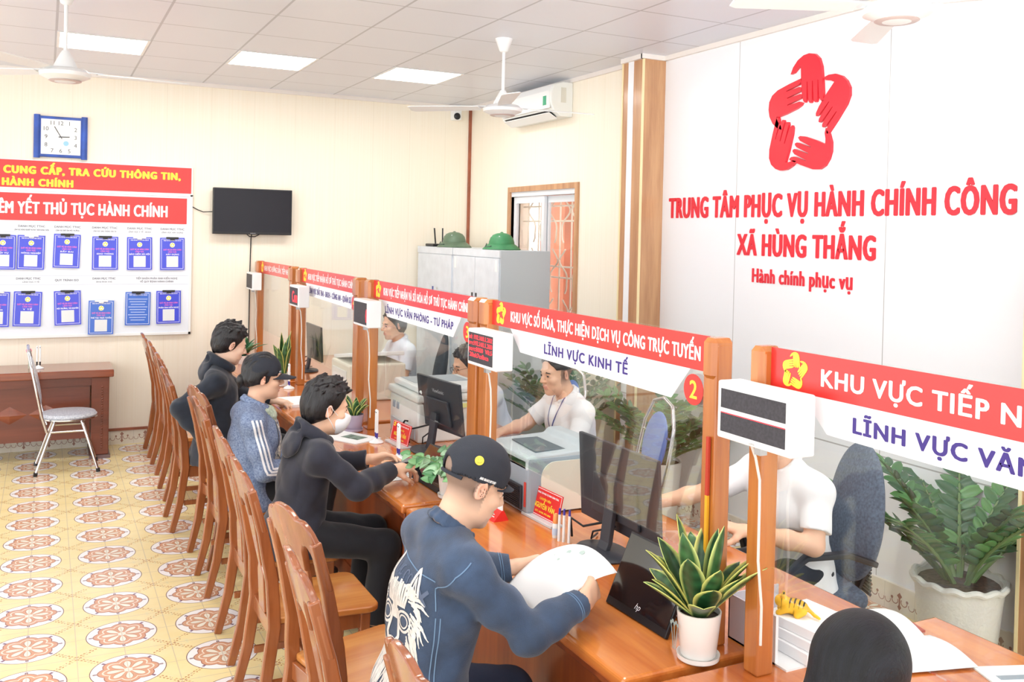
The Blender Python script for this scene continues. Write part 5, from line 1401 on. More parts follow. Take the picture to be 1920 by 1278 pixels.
# papers held by the man in the denim jacket: two sheets bent in his hands
t = thing('held_papers', 'white printed pages held in both hands by the man in denim', 'paper', (1.60, 2.69, 0.84))
def sheetf(off):
    def f(u, v):
        a = (u - 0.5) * 0.32; b_ = (v - 0.5) * 0.30
        return (-0.045 + a * 0.80, b_ * 0.98 - 0.1 * a + 0.02 + off, 0.02 + 0.45 * a + 0.04 * math.sin(u * 3.0) - 0.03 * (2 * v - 1) ** 2 + off * 0.2)
    return f
obj('upper_page', MB().grid(sheetf(0.0), 12, 12), M_PAPER, t, smooth='all', solid=0.0008)
obj('lower_page', MB().grid(lambda u, v: tuple(a - b_ for a, b_ in zip(sheetf(0.012)(u, v), (0.006, 0, 0.004))), 12, 12), M_PAPER, t, smooth='all', solid=0.0008)
b = MB()
for u, v, r in ((0.72, 0.62, 0.010), (0.58, 0.72, 0.006), (0.55, 0.58, 0.006), (0.82, 0.48, 0.012)):
    p = Vector(sheetf(0)(u, v)) + Vector((-0.001, 0, 0.0016)); b.lathe([(r, 0), (r, 0.0006)], 12, Matrix.Translation(p) @ Matrix.Rotation(-0.5, 4, 'Y'))
obj('ink_marks', b, mat('pale_ink', (176, 194, 188), 0.7), t)
# phone and pen of the masked man
t = thing('phone', 'black phone in the hand of the masked man', 'phone', (1.655, 4.535, 0.815), 0.25)
obj('case', MB().box((-0.07, -0.034, 0.0), (0.075, 0.034, 0.008)), M_BLACK, t, bevel=0.003); obj('screen', MB().box((-0.066, -0.031, 0.008), (0.071, 0.031, 0.0088)), mat('dim_screen', (90, 94, 104), 0.1), t)

M_PENB = mat('violet_pen_blue', (66, 58, 160), 0.35)
def pen_stand(label, loc, rot=0, dark=M_PENB):
    t = thing('pen_stand', label, 'pen stand', loc, rot, 'white desk pens on stands')
    obj('base', MB().lathe([(0.042, 0), (0.044, 0.004), (0.036, 0.012), (0.016, 0.022), (0.010, 0.03)], 24), M_WHITE, t, smooth=True)
    for s in (-1, 1):
        p = obj('pen', MB().tube([(0, s * 0.012, 0.028), (0, s * 0.012, 0.06)], [0.005, 0.0072], 10), dark, t, smooth=True)
        obj('barrel', MB().tube([(0, s * 0.012, 0.06), (0, s * 0.011, 0.19), (0, s * 0.011, 0.197)], [0.0075, 0.0072, 0.004], 10), M_WHITE, p, smooth=True)
        obj('clip_dot', MB().ball((-0.007, s * 0.011, 0.182), 0.0035, 8, 6), M_BLACK, p)
    obj('cord', MB().tube([(0, 0.012, 0.19), (0.01, 0.035, 0.16), (0.012, 0.05, 0.08), (0.01, 0.055, 0.02), (0.0, 0.04, 0.008)], 0.0022, 6), M_WHITE, t, smooth=True)
    return t
pen_stand('white pen stand with violet pens beside the leaflet with the green picture', (1.775, 5.30, 0.75))
pen_stand('white pen stand just above the hand of the masked man', (1.76, 4.87, 0.75))
pen_stand('white pen stand by the small pot beyond the woman in the cap', (1.735, 7.36, 0.75))

def name_sign(label, loc, rot, w, h, l1, l2, l3):
    t = thing('name_sign', label, 'desk sign', loc, rot, 'red acrylic name signs')
    M = Matrix.Rotation(0.22, 4, 'Y')
    obj('red_plate', MB().box((0, -w / 2, 0.012), (0.004, w / 2, h), M), M_RED, t)
    b = MB(); e = 0.004
    b.box((-0.0008, -w / 2 + e, h - e - 0.002), (0, w / 2 - e, h - e), M).box((-0.0008, -w / 2 + e, 0.016), (0, w / 2 - e, 0.018), M).box((-0.0008, -w / 2 + e, 0.016), (0, -w / 2 + e + 0.002, h - e), M).box((-0.0008, w / 2 - e - 0.002, 0.016), (0, w / 2 - e, h - e), M)
    obj('border_line', b, M_WTXT, t)
    obj('foot', MB().box((-0.03, -w / 2, 0), (0.03, w / 2, 0.012)), mat('clear_grey_acrylic', (206, 208, 210), 0.2), t, bevel=0.002)
    shape('emblem', emblem_shapes(h * 0.11), M_YEL, M @ face_m((-0.0008, w * 0.38, h * 0.84), '-x'), 0.0006, t)
    for s, z, c, mm, ww in ((l1, 0.84, h * 0.055, M_WTXT, w * 0.68), (l2, 0.66, h * 0.07, M_YEL, w * 0.36), ('NGUYỄN VĂN', 0.44, h * 0.16, M_YEL, w * 0.66), (l3, 0.24, h * 0.055, M_YEL, w * 0.5)):
        text('lettering', s, mm, M @ face_m((-0.001, -w * 0.06 if z > 0.8 else 0, h * z), '-x'), t, w=ww, cap=c, bold=0.03)
    return t
name_sign('red name sign with yellow letters below the black monitor, beside the pens', (1.965, 3.585, 0.75), 0.06, 0.25, 0.135, 'TRUNG TÂM PHỤC VỤ HÀNH CHÍNH CÔNG', 'CHUYÊN VIÊN', 'ĐT: 0398.393.888')
name_sign('red and pink name sign behind the pen stands of the masked man', (1.875, 5.20, 0.75), 0.1, 0.24, 0.13, 'TRUNG TÂM PHỤC VỤ HÀNH CHÍNH CÔNG', 'CHUYÊN VIÊN', 'ĐT: 0398.393.888')
# table card with a red foot (its square code left out)
t = thing('table_card', 'white table card on a red foot before the face of the denim man', 'table card', (1.80, 3.70, 0.75), 0.05)
obj('card', MB().box((-0.003, -0.055, 0.03), (0.003, 0.055, 0.175)), M_PAPER, t)
obj('red_foot', MB().prism([(-0.045, 0.0), (0.03, 0.0), (0.006, 0.045), (-0.006, 0.045)], -0.06, 0.06, 'xz'), M_RED, t)
obj('white_lines', MB().box((-0.034, -0.04, 0.0155), (-0.031, 0.04, 0.019)).box((-0.027, -0.03, 0.0235), (-0.024, 0.03, 0.0262)), M_WTXT, t)
# glue and pens
t = thing('glue_bottle', 'small clear glue bottle with an orange cap in front of the red name sign', 'glue', (1.91, 3.36, 0.75))
obj('bottle', MB().lathe([(0.013, 0), (0.014, 0.004), (0.014, 0.055), (0.011, 0.062)], 18), mat('milky_plastic', (226, 230, 228), 0.2), t, smooth=True)
obj('orange_cap', MB().lathe([(0.012, 0.060), (0.0125, 0.064), (0.011, 0.092), (0.006, 0.10)], 16), mat('orange_plastic', (244, 160, 90), 0.4), t, smooth=True)
obj('label_band', MB().lathe([(0.0142, 0.012), (0.0145, 0.012), (0.0145, 0.04), (0.0142, 0.04)], 18), mat('blue_white_label', (190, 210, 232), 0.5), t)
for k, (dx, dy, lb) in enumerate(((0.0, -0.045, 'white pen standing beside the glue bottle'), (0.012, -0.062, 'white pen with a violet end, second from the glue bottle'), (0.026, -0.082, 'white pen nearest the monitor foot, farthest from the glue bottle'))):
    t = thing('ballpoint_pen', lb, 'pen', (1.90 + dx, 3.36 + dy, 0.75), 0, 'white pens before the name sign')
    obj('barrel', MB().tube([(0, 0, 0), (0.002, 0, 0.11)], 0.0055, 10), M_WHITE, t, smooth=True)
    obj('violet_end', MB().tube([(0.002, 0, 0.11), (0.0024, 0, 0.135)], [0.0055, 0.004], 10), M_PENB, t, smooth=True)
# crumpled black bag behind the leaning screen
S = Solid(); rg = random.Random(3)
for k in range(14): S.ell((rg.uniform(-0.05, 0.06), rg.uniform(-0.09, 0.09), rg.uniform(0.03, 0.10)), (0.045, 0.05, 0.04), None, 0.02)
S.cut((0, 0, 0.0), (0, 0, -1))
tag(put(obj('plastic_bag', S.mesh(0.006, folds(0.010, 75, 6), None, 'bag'), mat('black_bag_film', (26, 28, 42), 0.22), None, smooth='all'), (1.90, 4.43, 0.75), 0.2), 'crumpled shiny black plastic bag behind the leaning screen and the black cap', 'bag')

# nearest desk: tray, box with the toy tiger, open papers
t = thing('document_tray', 'grey and white document tray beside the nearest post', 'tray', (1.99, 2.10, 0.75), 0.0)
obj('side_wall', MB().box((-0.05, 0.0, 0), (-0.044, 0.20, 0.14)), mat('grey_tray', (196, 192, 200), 0.4), t)
obj('back_wall', MB().box((-0.05, 0.195, 0), (0.15, 0.2, 0.14)), mat('grey_tray', (196, 192, 200), 0.4), t)
obj('floor_plate', MB().box((-0.05, -0.06, 0), (0.15, 0.2, 0.006)), M_WHITE, t)
obj('post_rail', MB().box((-0.05, -0.012, 0), (-0.04, 0.0, 0.145)), M_WHITE, t)
for k, (h, lb) in enumerate(((0.035, 'lowest white document bundle in the tray by the nearest post'), (0.03, 'second white document bundle in the tray by the nearest post'), (0.03, 'topmost white document bundle in the tray, under the toy tiger'))):
    z = 0.7565 + (0, 0.0355, 0.066)[k]
    q = thing('document_bundle', lb, 'papers', (2.10 + 0.01 * k, 2.15 - 0.02 * k, z), 0.05 * k, 'document bundles in the tray')
    obj('pages', MB().box((-0.09, -0.12, 0), (0.1, 0.12, h)), M_PAPER, q, bevel=0.002)
t = thing('toy_tiger', 'little yellow toy tiger with black stripes on the white papers', 'toy', (2.08, 2.16, 0.852), 2.3)
S = Solid(); S.ell((0, 0, 0.024), (0.042, 0.027, 0.024), None, 0.01); S.ell((0.038, 0, 0.036), (0.022, 0.022, 0.020), None, 0.01)
for e in (-1, 1):
    S.ell((0.034, e * 0.016, 0.055), (0.006, 0.006, 0.008), None, 0.004); S.cone((0.02, e * 0.02, 0.02), (0.045, e * 0.022, 0.006), 0.011, 0.009, 0.008); S.cone((-0.025, e * 0.02, 0.02), (-0.01, e * 0.028, 0.007), 0.014, 0.010, 0.008)
S.chain([(-0.04, 0, 0.022), (-0.06, 0.015, 0.012), (-0.075, 0.03, 0.010)], [0.006, 0.0055, 0.005], 0.004); S.cut((0, 0, 0), (0, 0, -1))
bt_ = obj('body', S.mesh(0.0035, None, None, 'tiger'), mat('toy_yellow', (246, 190, 44), 0.55), t, smooth='all'); TT = tree_of(bt_)
drape('stripes', TT, [([(x + 0.004 * math.sin(a), math.sin(a) * 0.03, 0.03 + 0.5 * math.cos(a)) for a in [-1.2 + 0.2 * k for k in range(13)]], [0.001, 0.005, 0.005, 0.001]) for x in (-0.03, -0.018, -0.004, 0.010, 0.034)], (0, 0, -1), M_BLACK, bt_, 0.0008)
t = thing('open_file', 'open white file of loose pages behind the dark head', 'papers', (2.36, 2.08, 0.7505), -0.25)
obj('left_page', MB().grid(lambda u, v: (-0.16 + 0.32 * u, 0.0 + 0.22 * v, 0.003 + 0.02 * math.sin(PI * v) + 0.004), 8, 10), M_PAPER, t, smooth='all', solid=0.002)
obj('right_page', MB().grid(lambda u, v: (-0.16 + 0.34 * u, -0.22 * v, 0.003 + 0.014 * math.sin(PI * v) + 0.004), 8, 10), M_PAPER, t, smooth='all', solid=0.002)
obj('red_edge', MB().box((0.16, 0.03, 0.003), (0.185, 0.16, 0.010)), mat('dull_red_card', (176, 80, 64), 0.6), t)
t = thing('clipboard', 'white clipboard with a grey bar in the bottom right corner', 'clipboard', (2.53, 1.62, 0.7505), -0.35)
obj('board', MB().box((-0.13, -0.18, 0), (0.13, 0.18, 0.005)), M_OFFW, t); obj('page', MB().box((-0.12, -0.17, 0.005), (0.12, 0.16, 0.007)), M_PAPER, t)
obj('grey_bar', MB().box((-0.10, 0.09, 0.007), (0.10, 0.115, 0.008)), M_MGREY, t)
# ================================================================== things on the back wall
t = thing('wall_clock', 'blue framed square wall clock above the notice board', 'clock', (0.11, 9.255, 2.78))
obj('case', MB().box((-0.19, -0.03, -0.18), (0.19, 0, 0.18)), mat('blue_plastic', (46, 84, 176), 0.35, var=0.12), t, bevel=0.008)
for s in (-1, 1): obj('side_bar', MB().tube([(s * 0.19, -0.018, -0.19), (s * 0.19, -0.018, 0.19)], 0.026, 16), mat('blue_plastic', (46, 84, 176), 0.35), t, smooth=True)
fc = obj('dial', MB().box((-0.158, -0.034, -0.155), (0.158, -0.03, 0.155)), M_WHITE, t)
for k in range(1, 13):
    a = PI / 2 - k * PI / 6; x, z = math.cos(a), math.sin(a); m = max(abs(x), abs(z)); x, z = x / m * 0.118, z / m * 0.122
    text('numeral', str(k), mat('clock_grey', (70, 74, 80), 0.5), face_m((x, -0.0342, z), '-y'), fc, cap=0.034)
for nm, ang, L, W in (('hour_hand', PI / 2 - (2 + 55 / 60) * PI / 6, 0.07, 0.007), ('minute_hand', PI / 2 - 55 * PI / 30, 0.105, 0.005)):
    obj(nm, MB().box((-0.018, -0.038, -W / 2), (L, -0.0355, W / 2), Matrix.Rotation(-ang, 4, 'Y')), M_BLACK, t)
obj('maker_patch', MB().lathe([(0.022, 0), (0.022, 0.0006)], 20, face_m((0.042, -0.0342, -0.055), '-y')), mat('pale_blue_patch', (150, 200, 226), 0.5), fc)
t = thing('slogan_board', 'red board with yellow words above the notice board', 'sign', (0.0, 9.255, 2.44))
obj('backing', MB().box((-2.2, -0.02, -0.15), (1.235, 0, 0.13)), M_WHITE, t)
rb = obj('red_face', MB().box((-2.2, -0.023, -0.118), (1.222, -0.02, 0.122)), M_RED, t)
words('lettering', 'CUNG CẤP, TRA CỨU THÔNG TIN,', M_YEL, face_m((0.395, -0.0236, 0.038), '-y'), rb, w=1.45, cap=0.062, bold=0.075)
words('lettering', 'HÀNH CHÍNH', M_YEL, face_m((-0.065, -0.0236, -0.07), '-y'), rb, w=0.55, cap=0.06, bold=0.075)
t = thing('notice_board', 'white notice board with a red heading and two rows of blue sheets', 'notice board', (0.0, 9.255, 1.0))
obj('panel', MB().box((-2.2, -0.022, 0.02), (1.215, 0, 1.30)), mat('board_white', (232, 238, 246), 0.4), t)
obj('rim', MB().box((-2.2, -0.03, 0.0), (1.235, 0, 0.022)).box((1.215, -0.03, 0.0), (1.235, 0, 1.31)).box((-2.2, -0.03, 1.295), (1.235, 0, 1.315)), M_WHITE, t)
rb = obj('red_heading', MB().box((-2.2, -0.026, 1.035), (1.185, -0.022, 1.275)), M_RED, t)
words('lettering', 'NIÊM YẾT THỦ TỤC HÀNH CHÍNH', M_WTXT, face_m((0.275, -0.0266, 1.147), '-y'), rb, w=1.47, cap=0.10, bold=0.035)
M_SMALL = mat('small_dark_print', (62, 64, 84), 0.6)
XS6 = (-0.335, -0.11, 0.175, 0.48, 0.775, 1.06)
heads1 = ('TTHC', 'DANH MỤC TTHC', 'DANH MỤC TTHC', 'DANH MỤC TTHC', 'DANH MỤC TTHC', 'DANH MỤC TTHC'); sub1 = ('LĨNH VỰC', 'LĨNH VỰC NÔNG NGHIỆP VÀ PHÁT TRIỂN NÔNG THÔN', 'LĨNH VỰC ĐẤT ĐAI MÔI TRƯỜNG', 'LĨNH VỰC GIAO THÔNG VẬN TẢI', 'LĨNH VỰC Y TẾ - BHXH', 'LĨNH VỰC XÂY DỰNG')
for k in range(1, 6):
    words('lettering', heads1[k], M_SMALL, face_m((XS6[k], -0.0226, 0.985), '-y'), t, w=0.21, cap=0.017, bold=0.02)
    text('lettering', sub1[k], M_SMALL, face_m((XS6[k], -0.0226, 0.953), '-y'), t, w=0.27 if k == 1 else 0.19, cap=0.012, bold=0.015)
for k, (s1, s2) in {1: ('DANH MỤC TTHC', 'LĨNH VỰC Y TẾ'), 2: ('QUY TRÌNH ISO', None), 3: ('DANH MỤC TTHC', 'LĨNH VỰC VĂN HÓA - XÃ HỘI')}.items():
    words('lettering', s1, M_SMALL, face_m((XS6[k] + (-0.02 if k == 1 else 0), -0.0226, 0.525 if s2 else 0.51), '-y'), t, w=0.19, cap=0.017, bold=0.02)
    if s2: text('lettering', s2, M_SMALL, face_m((XS6[k], -0.0226, 0.494), '-y'), t, w=0.13, cap=0.011, bold=0.012)
words('lettering', 'TIẾP NHẬN PHẢN ÁNH KIẾN NGHỊ', M_SMALL, face_m((0.93, -0.0226, 0.525), '-y'), t, w=0.36, cap=0.016, bold=0.015)
words('lettering', 'VỀ QUY ĐỊNH HÀNH CHÍNH', M_SMALL, face_m((0.93, -0.0226, 0.496), '-y'), t, w=0.29, cap=0.016, bold=0.015)
b = MB()
for z in (0.935, 0.55, 0.47): b.box((-0.6, -0.0235, z), (1.21, -0.0222, z + 0.0025))
obj('ruled_lines', b, mat('pale_rule', (196, 204, 220), 0.6), t)
M_BLUE = mat('sheet_blue', (62, 74, 214), 0.3, coat=0.2); M_BLUE2 = mat('sheet_light_blue', (64, 110, 206), 0.3, coat=0.2); M_PINK = mat('pink_print', (238, 120, 200), 0.6)
def blue_sheet(x, z, w, h, label, words, tilt=0.0, m=M_BLUE, kind='code', clip=0, lift=0.0):
    """a laminated sheet hung on the board by a spring clip"""
    t = thing('hanging_sheet', label, 'notice', (x, 9.226 - lift, z), 0, 'blue sheets clipped to the notice board')
    M = Matrix.Rotation(tilt, 4, 'Y') @ Matrix.Rotation(-0.02, 4, 'X')
    obj('sheet', MB().box((-w / 2, -0.004, -h), (w / 2, -0.0015, 0), M), m, t)
    b = MB(); e = 0.011
    b.box((-w / 2 + e, -0.0048, -e - 0.003), (w / 2 - e, -0.004, -e), M).box((-w / 2 + e, -0.0048, -h + e), (w / 2 - e, -0.004, -h + e + 0.003), M).box((-w / 2 + e, -0.0048, -h + e), (-w / 2 + e + 0.003, -0.004, -e), M).box((w / 2 - e - 0.003, -0.0048, -h + e), (w / 2 - e, -0.004, -e), M)
    obj('white_border', b, M_WTXT, t)
    obj('clip', MB().box((-0.055, -0.012, -0.012), (0.055, -0.002, 0.006)).box((-0.02, -0.018, -0.022), (0.02, -0.004, 0.0)), (M_BLACK, M_ALU, M_BLACK)[clip], t, bevel=0.003)
    text('heading', words[0], M_WTXT, M @ face_m((0, -0.0046, -0.027), '-y'), t, w=w * 0.72, cap=0.009, bold=0.02)
    if kind == 'code':
        shape('emblem', emblem_shapes(0.021), M_YEL, M @ face_m((0, -0.0046, -0.068), '-y'), 0.0006, t)
        obj('emblem_ring', MB().lathe([(0.0225, 0), (0.0225, 0.0004)], 20, M @ face_m((0, -0.0042, -0.068), '-y')), M_WTXT, t)
        text('pink_title', 'QUÉT MÃ QR HÀNH CHÍNH', M_PINK, M @ face_m((0, -0.0046, -0.112), '-y'), t, w=w * 0.74, cap=0.013, bold=0.02)
        text('pink_title', 'LĨNH VỰC', M_PINK, M @ face_m((0, -0.0046, -0.133), '-y'), t, w=w * 0.34, cap=0.013, bold=0.02)
        text('topic', words[1], M_WTXT, M @ face_m((0, -0.0046, -0.156), '-y'), t, w=w * min(0.8, 0.055 * len(words[1]) + 0.1), cap=0.012, bold=0.03)
        obj('white_square', MB().box((-0.052, -0.0046, -h + 0.026), (0.052, -0.004, -0.172), M), mat('square_white', (226, 230, 232), 0.6), t)
    else:
        for k in range(9): obj('text_line', MB().box((-w * (0.38 - 0.05 * (k % 3)), -0.0046, -0.062 - k * 0.024 - 0.006), (w * (0.38 - 0.05 * (k % 3)), -0.004, -0.062 - k * 0.024), M), mat('pale_blue_print', (190, 206, 240), 0.6), t)
for k, (x, w, tl, topic, lb) in enumerate(((-0.33, 0.2, 0.01, 'NỘI VỤ', 'blue sheet at the left edge of the picture, upper row'), (-0.11, 0.215, 0.02, 'NÔNG NGHIỆP', 'upper blue sheet under the heading about farming, first fully seen from the left'), (0.175, 0.215, 0.03, 'ĐẤT ĐAI', 'upper blue sheet with ĐẤT ĐAI, second fully seen from the left'), (0.485, 0.215, 0.0, 'GIAO THÔNG', 'upper blue sheet with GIAO THÔNG, third from the right'), (0.775, 0.215, -0.01, 'BẢO HIỂM XÃ HỘI', 'upper blue sheet second from the right'), (1.06, 0.215, -0.01, 'XÂY DỰNG', 'upper blue sheet nearest the television'))):
    blue_sheet(x, 1.905 + (0.015 if k == 2 else 0), w, 0.30, lb, ('TRUNG TÂM PHỤC VỤ HÀNH CHÍNH CÔNG XÃ', topic), tl, clip=k % 3)
for k, (x, z, w, tl, topic, m, kind, lb) in enumerate(((-0.37, 1.41, 0.2, 0.02, 'VĂN HÓA', M_BLUE, 'code', 'blue sheet at the left edge of the picture, lower row'), (-0.13, 1.41, 0.22, 0.03, 'Y TẾ', M_BLUE, 'code', 'lower blue sheet under the heading about health, first fully seen from the left'), (0.18, 1.415, 0.215, -0.03, 'MÔI TRƯỜNG, TÀI NGUYÊN', M_BLUE, 'code', 'lower blue sheet hanging slightly askew under the words QUY TRÌNH ISO'), (0.46, 1.325, 0.21, 0.01, 'THỦ TỤC TRỰC TUYẾN', M_BLUE2, 'code', 'light blue sheet that hangs lowest, over the bottom rim of the board'), (0.77, 1.40, 0.215, 0.01, '', M_BLUE2, 'lines', 'blue sheet filled with lines of text, lower row'), (1.035, 1.41, 0.215, -0.01, 'PHẢN ÁNH KIẾN NGHỊ', M_BLUE, 'code', 'lower blue sheet nearest the television'))):
    blue_sheet(x, z, w, 0.305, lb, ('TRUNG TÂM PHỤC VỤ HÀNH CHÍNH CÔNG XÃ' if kind == 'code' else 'TIẾP NHẬN PHẢN ÁNH', topic), tl, m, kind, clip=(k + 1) % 3, lift=0.009 if k == 3 else 0.0)
t = thing('television', 'black flat television on the back wall', 'television', (1.785, 9.26, 2.17))
obj('casing', MB().box((-0.372, -0.10, -0.22), (0.372, -0.045, 0.22)), M_BLACK, t, bevel=0.005)
obj('screen', MB().box((-0.362, -0.102, -0.195), (0.362, -0.0995, 0.21)), mat('dark_tv_glass', (34, 33, 40), 0.25, spec=0.25), t)
obj('mount', MB().box((-0.12, -0.05, -0.12), (0.12, 0, 0.12)), M_BLACK, t)
text('brand_mark', 'SAMSUNG', mat('silver_print', (190, 190, 196), 0.4), face_m((0.0, -0.1022, -0.208), '-y'), t, w=0.05, cap=0.009)
obj('power_cable', MB().tube([(0.0, -0.04, -0.22), (0.0, -0.012, -0.26), (-0.005, -0.008, -0.6), (-0.005, -0.008, -1.3)], 0.005, 6).tube([(-0.05, -0.06, -0.218), (-0.02, -0.04, -0.24), (0.03, -0.04, -0.24), (0.07, -0.06, -0.218)], 0.005, 6), M_CABLE, t, smooth=True)
obj('aerial_cable', MB().tube([(-0.555, -0.006, 0.035), (-0.50, -0.008, 0.005), (-0.45, -0.02, -0.015), (-0.37, -0.05, -0.01)], 0.004, 6), M_CABLE, t, smooth=True)
t = thing('security_camera', 'small white security camera with a dark lens in the corner under the ceiling', 'camera', (3.90, 9.26, 3.27))
obj('housing', MB().box((-0.045, -0.10, -0.06), (0.045, 0, 0.07)), M_WHITE, t, bevel=0.012, seg=3)
obj('lens', MB().lathe([(0.036, 0), (0.036, 0.01), (0.02, 0.022)], 20, face_m((-0.01, -0.10, -0.022), '-y')), M_BLACK, t, smooth=True)

# wooden table against the back wall, with a pen stand; chrome chair before it
M_TBL = wood('mahogany_table', (150, 78, 48), (112, 52, 30), 'x', 0.22, 0.5, 0.8); M_TBLD = wood('mahogany_front', (126, 64, 42), (96, 46, 28), 'x', 0.35, 0.2, 0.6)
t = thing('wall_table', 'long mahogany table with diamond panels against the back wall', 'table', (0.0, 8.99, 0))
obj('top', MB().box((-1.4, -0.26, 0.70), (0.545, 0.26, 0.765)), M_TBL, t, bevel=0.008)
obj('front_panel', MB().box((-1.3, -0.18, 0.17), (0.36, -0.155, 0.70)), M_TBLD, t)
obj('top_rail', MB().box((-1.35, -0.215, 0.63), (0.47, -0.18, 0.70)), M_TBLD, t)
for x in (0.37,):
    obj('leg', MB().box((x, -0.24, 0.03), (x + 0.14, 0.22, 0.70)), M_TBLD, t, bevel=0.006); obj('foot', MB().box((x - 0.01, -0.26, 0), (x + 0.155, 0.24, 0.03)), mat('metal_foot', (120, 100, 100), 0.3, metal=0.5), t)
    b = MB()
    for k in range(26): b.ball((x + 0.085, -0.241, 0.09 + k * 0.021), (0.010, 0.004, 0.0085), 8, 5)
    obj('beading', b, M_TBLD, t, smooth=True)
for k in range(4):
    cx = 0.02 - k * 0.27; obj('diamond', MB().add([(cx - 0.13, -0.181, 0.40), (cx, -0.181, 0.325), (cx + 0.13, -0.181, 0.40), (cx, -0.181, 0.475), (cx, -0.205, 0.40)], [(0, 1, 4), (1, 2, 4), (2, 3, 4), (3, 0, 4), (0, 3, 2, 1)]), M_TBL, t)
pen_stand('white pen stand with two black pens on the table at the left', (-0.04, 8.96, 0.765), 1.57, M_BLACK)
t = thing('pink_pen', 'slim pen with a pink tuft beside the pen stand on the left table', 'pen', (-0.115, 8.99, 0.765))
obj('stem', MB().tube([(0, 0, 0), (0, 0, 0.15)], 0.004, 8), mat('pale_green_stem', (196, 210, 190), 0.5), t); obj('tuft', MB().ball((0, 0, 0.155), 0.024, 12, 8), mat('pink_tuft', (246, 160, 180), 0.8), t, smooth=True)

M_FABG = mat('silver_patterned_vinyl', (216, 220, 226), 0.3, rgb2=(160, 166, 180), vscale=90)
def tube_chair(label, loc, rot, pad, oval=True, group='chairs with chrome tube frames'):
    t = thing('chrome_chair', label, 'chair', loc, rot, group)
    obj('seat', MB().lathe([(0.16, 0.425), (0.205, 0.432), (0.215, 0.45), (0.20, 0.47), (0.12, 0.478), (0.0005, 0.48)], 32), pad, t, smooth=True)
    obj('seat_rim', MB().lathe([(0.205, 0.42), (0.218, 0.428), (0.218, 0.438), (0.205, 0.444)], 32), M_CHROME, t, smooth=True)
    for s in (-1, 1):
        obj('front_leg', MB().tube([(0.09, s * 0.12, 0.42), (0.13, s * 0.17, 0.30), (0.215, s * 0.195, 0.02)], 0.0115, 10), M_CHROME, t, smooth=True)
        obj('rear_leg', MB().tube([(-0.10, s * 0.11, 0.42), (-0.15, s * 0.16, 0.28), (-0.235, s * 0.185, 0.02)], 0.0115, 10), M_CHROME, t, smooth=True)
        for x in (0.219, -0.239): obj('rubber_foot', MB().cyl((x, s * (0.196 if x > 0 else 0.186), 0), (x * 0.985, s * 0.195, 0.03), 0.016, 12), M_BLACK, t)
    obj('side_bars', MB().tube([(0.12, 0.155, 0.335), (-0.14, 0.15, 0.335)], 0.009, 8).tube([(0.12, -0.155, 0.335), (-0.14, -0.15, 0.335)], 0.009, 8).tube([(0.09, -0.12, 0.42), (0.09, 0.12, 0.42)], 0.009, 8), M_CHROME, t, smooth=True)
    pts = [(-0.16, -0.17, 0.34), (-0.20, -0.19, 0.48), (-0.235, -0.205, 0.66), (-0.275, -0.19, 0.86), (-0.30, -0.12, 0.985), (-0.305, 0, 1.02)]
    pts += [(x, -y, z) for x, y, z in pts[-2::-1]]
    P_ = []
    for i in range(len(pts) - 1):
        for q in range(5): P_.append(tuple(pts[i][k] + (pts[i + 1][k] - pts[i][k]) * q / 5 for k in range(3)))
    obj('back_hoop', MB().tube(P_ + [pts[-1]], 0.012, 10), M_CHROME, t, smooth=True)
    Mb = Matrix.Translation((-0.245, 0, 0.74)) @ Matrix.Rotation(-0.2, 4, 'Y')
    obj('back_pad', MB().ball((0, 0, 0), (0.022, 0.15, 0.20), 28, 14, Mb), pad, t, smooth=True)
    for s in (-1, 1): obj('pad_stay', MB().tube([Mb @ Vector((0.0, s * 0.13, 0.06)), (-0.262, s * 0.195, 0.80)], 0.007, 6), M_CHROME, t)
    return t
tube_chair('chrome chair with a round silver patterned seat before the mahogany table', (0.19, 8.47, 0), 0.0, M_FABG)
M_BLUEV = mat('blue_vinyl', (96, 132, 206), 0.45)
tube_chair('blue backed chrome chair of the clerk with the lanyard', (3.12, 4.75, 0), PI - 0.15, M_BLUEV)
tube_chair('blue backed chrome chair of the clerk with glasses', (3.24, 5.98, 0), PI, M_BLUEV)
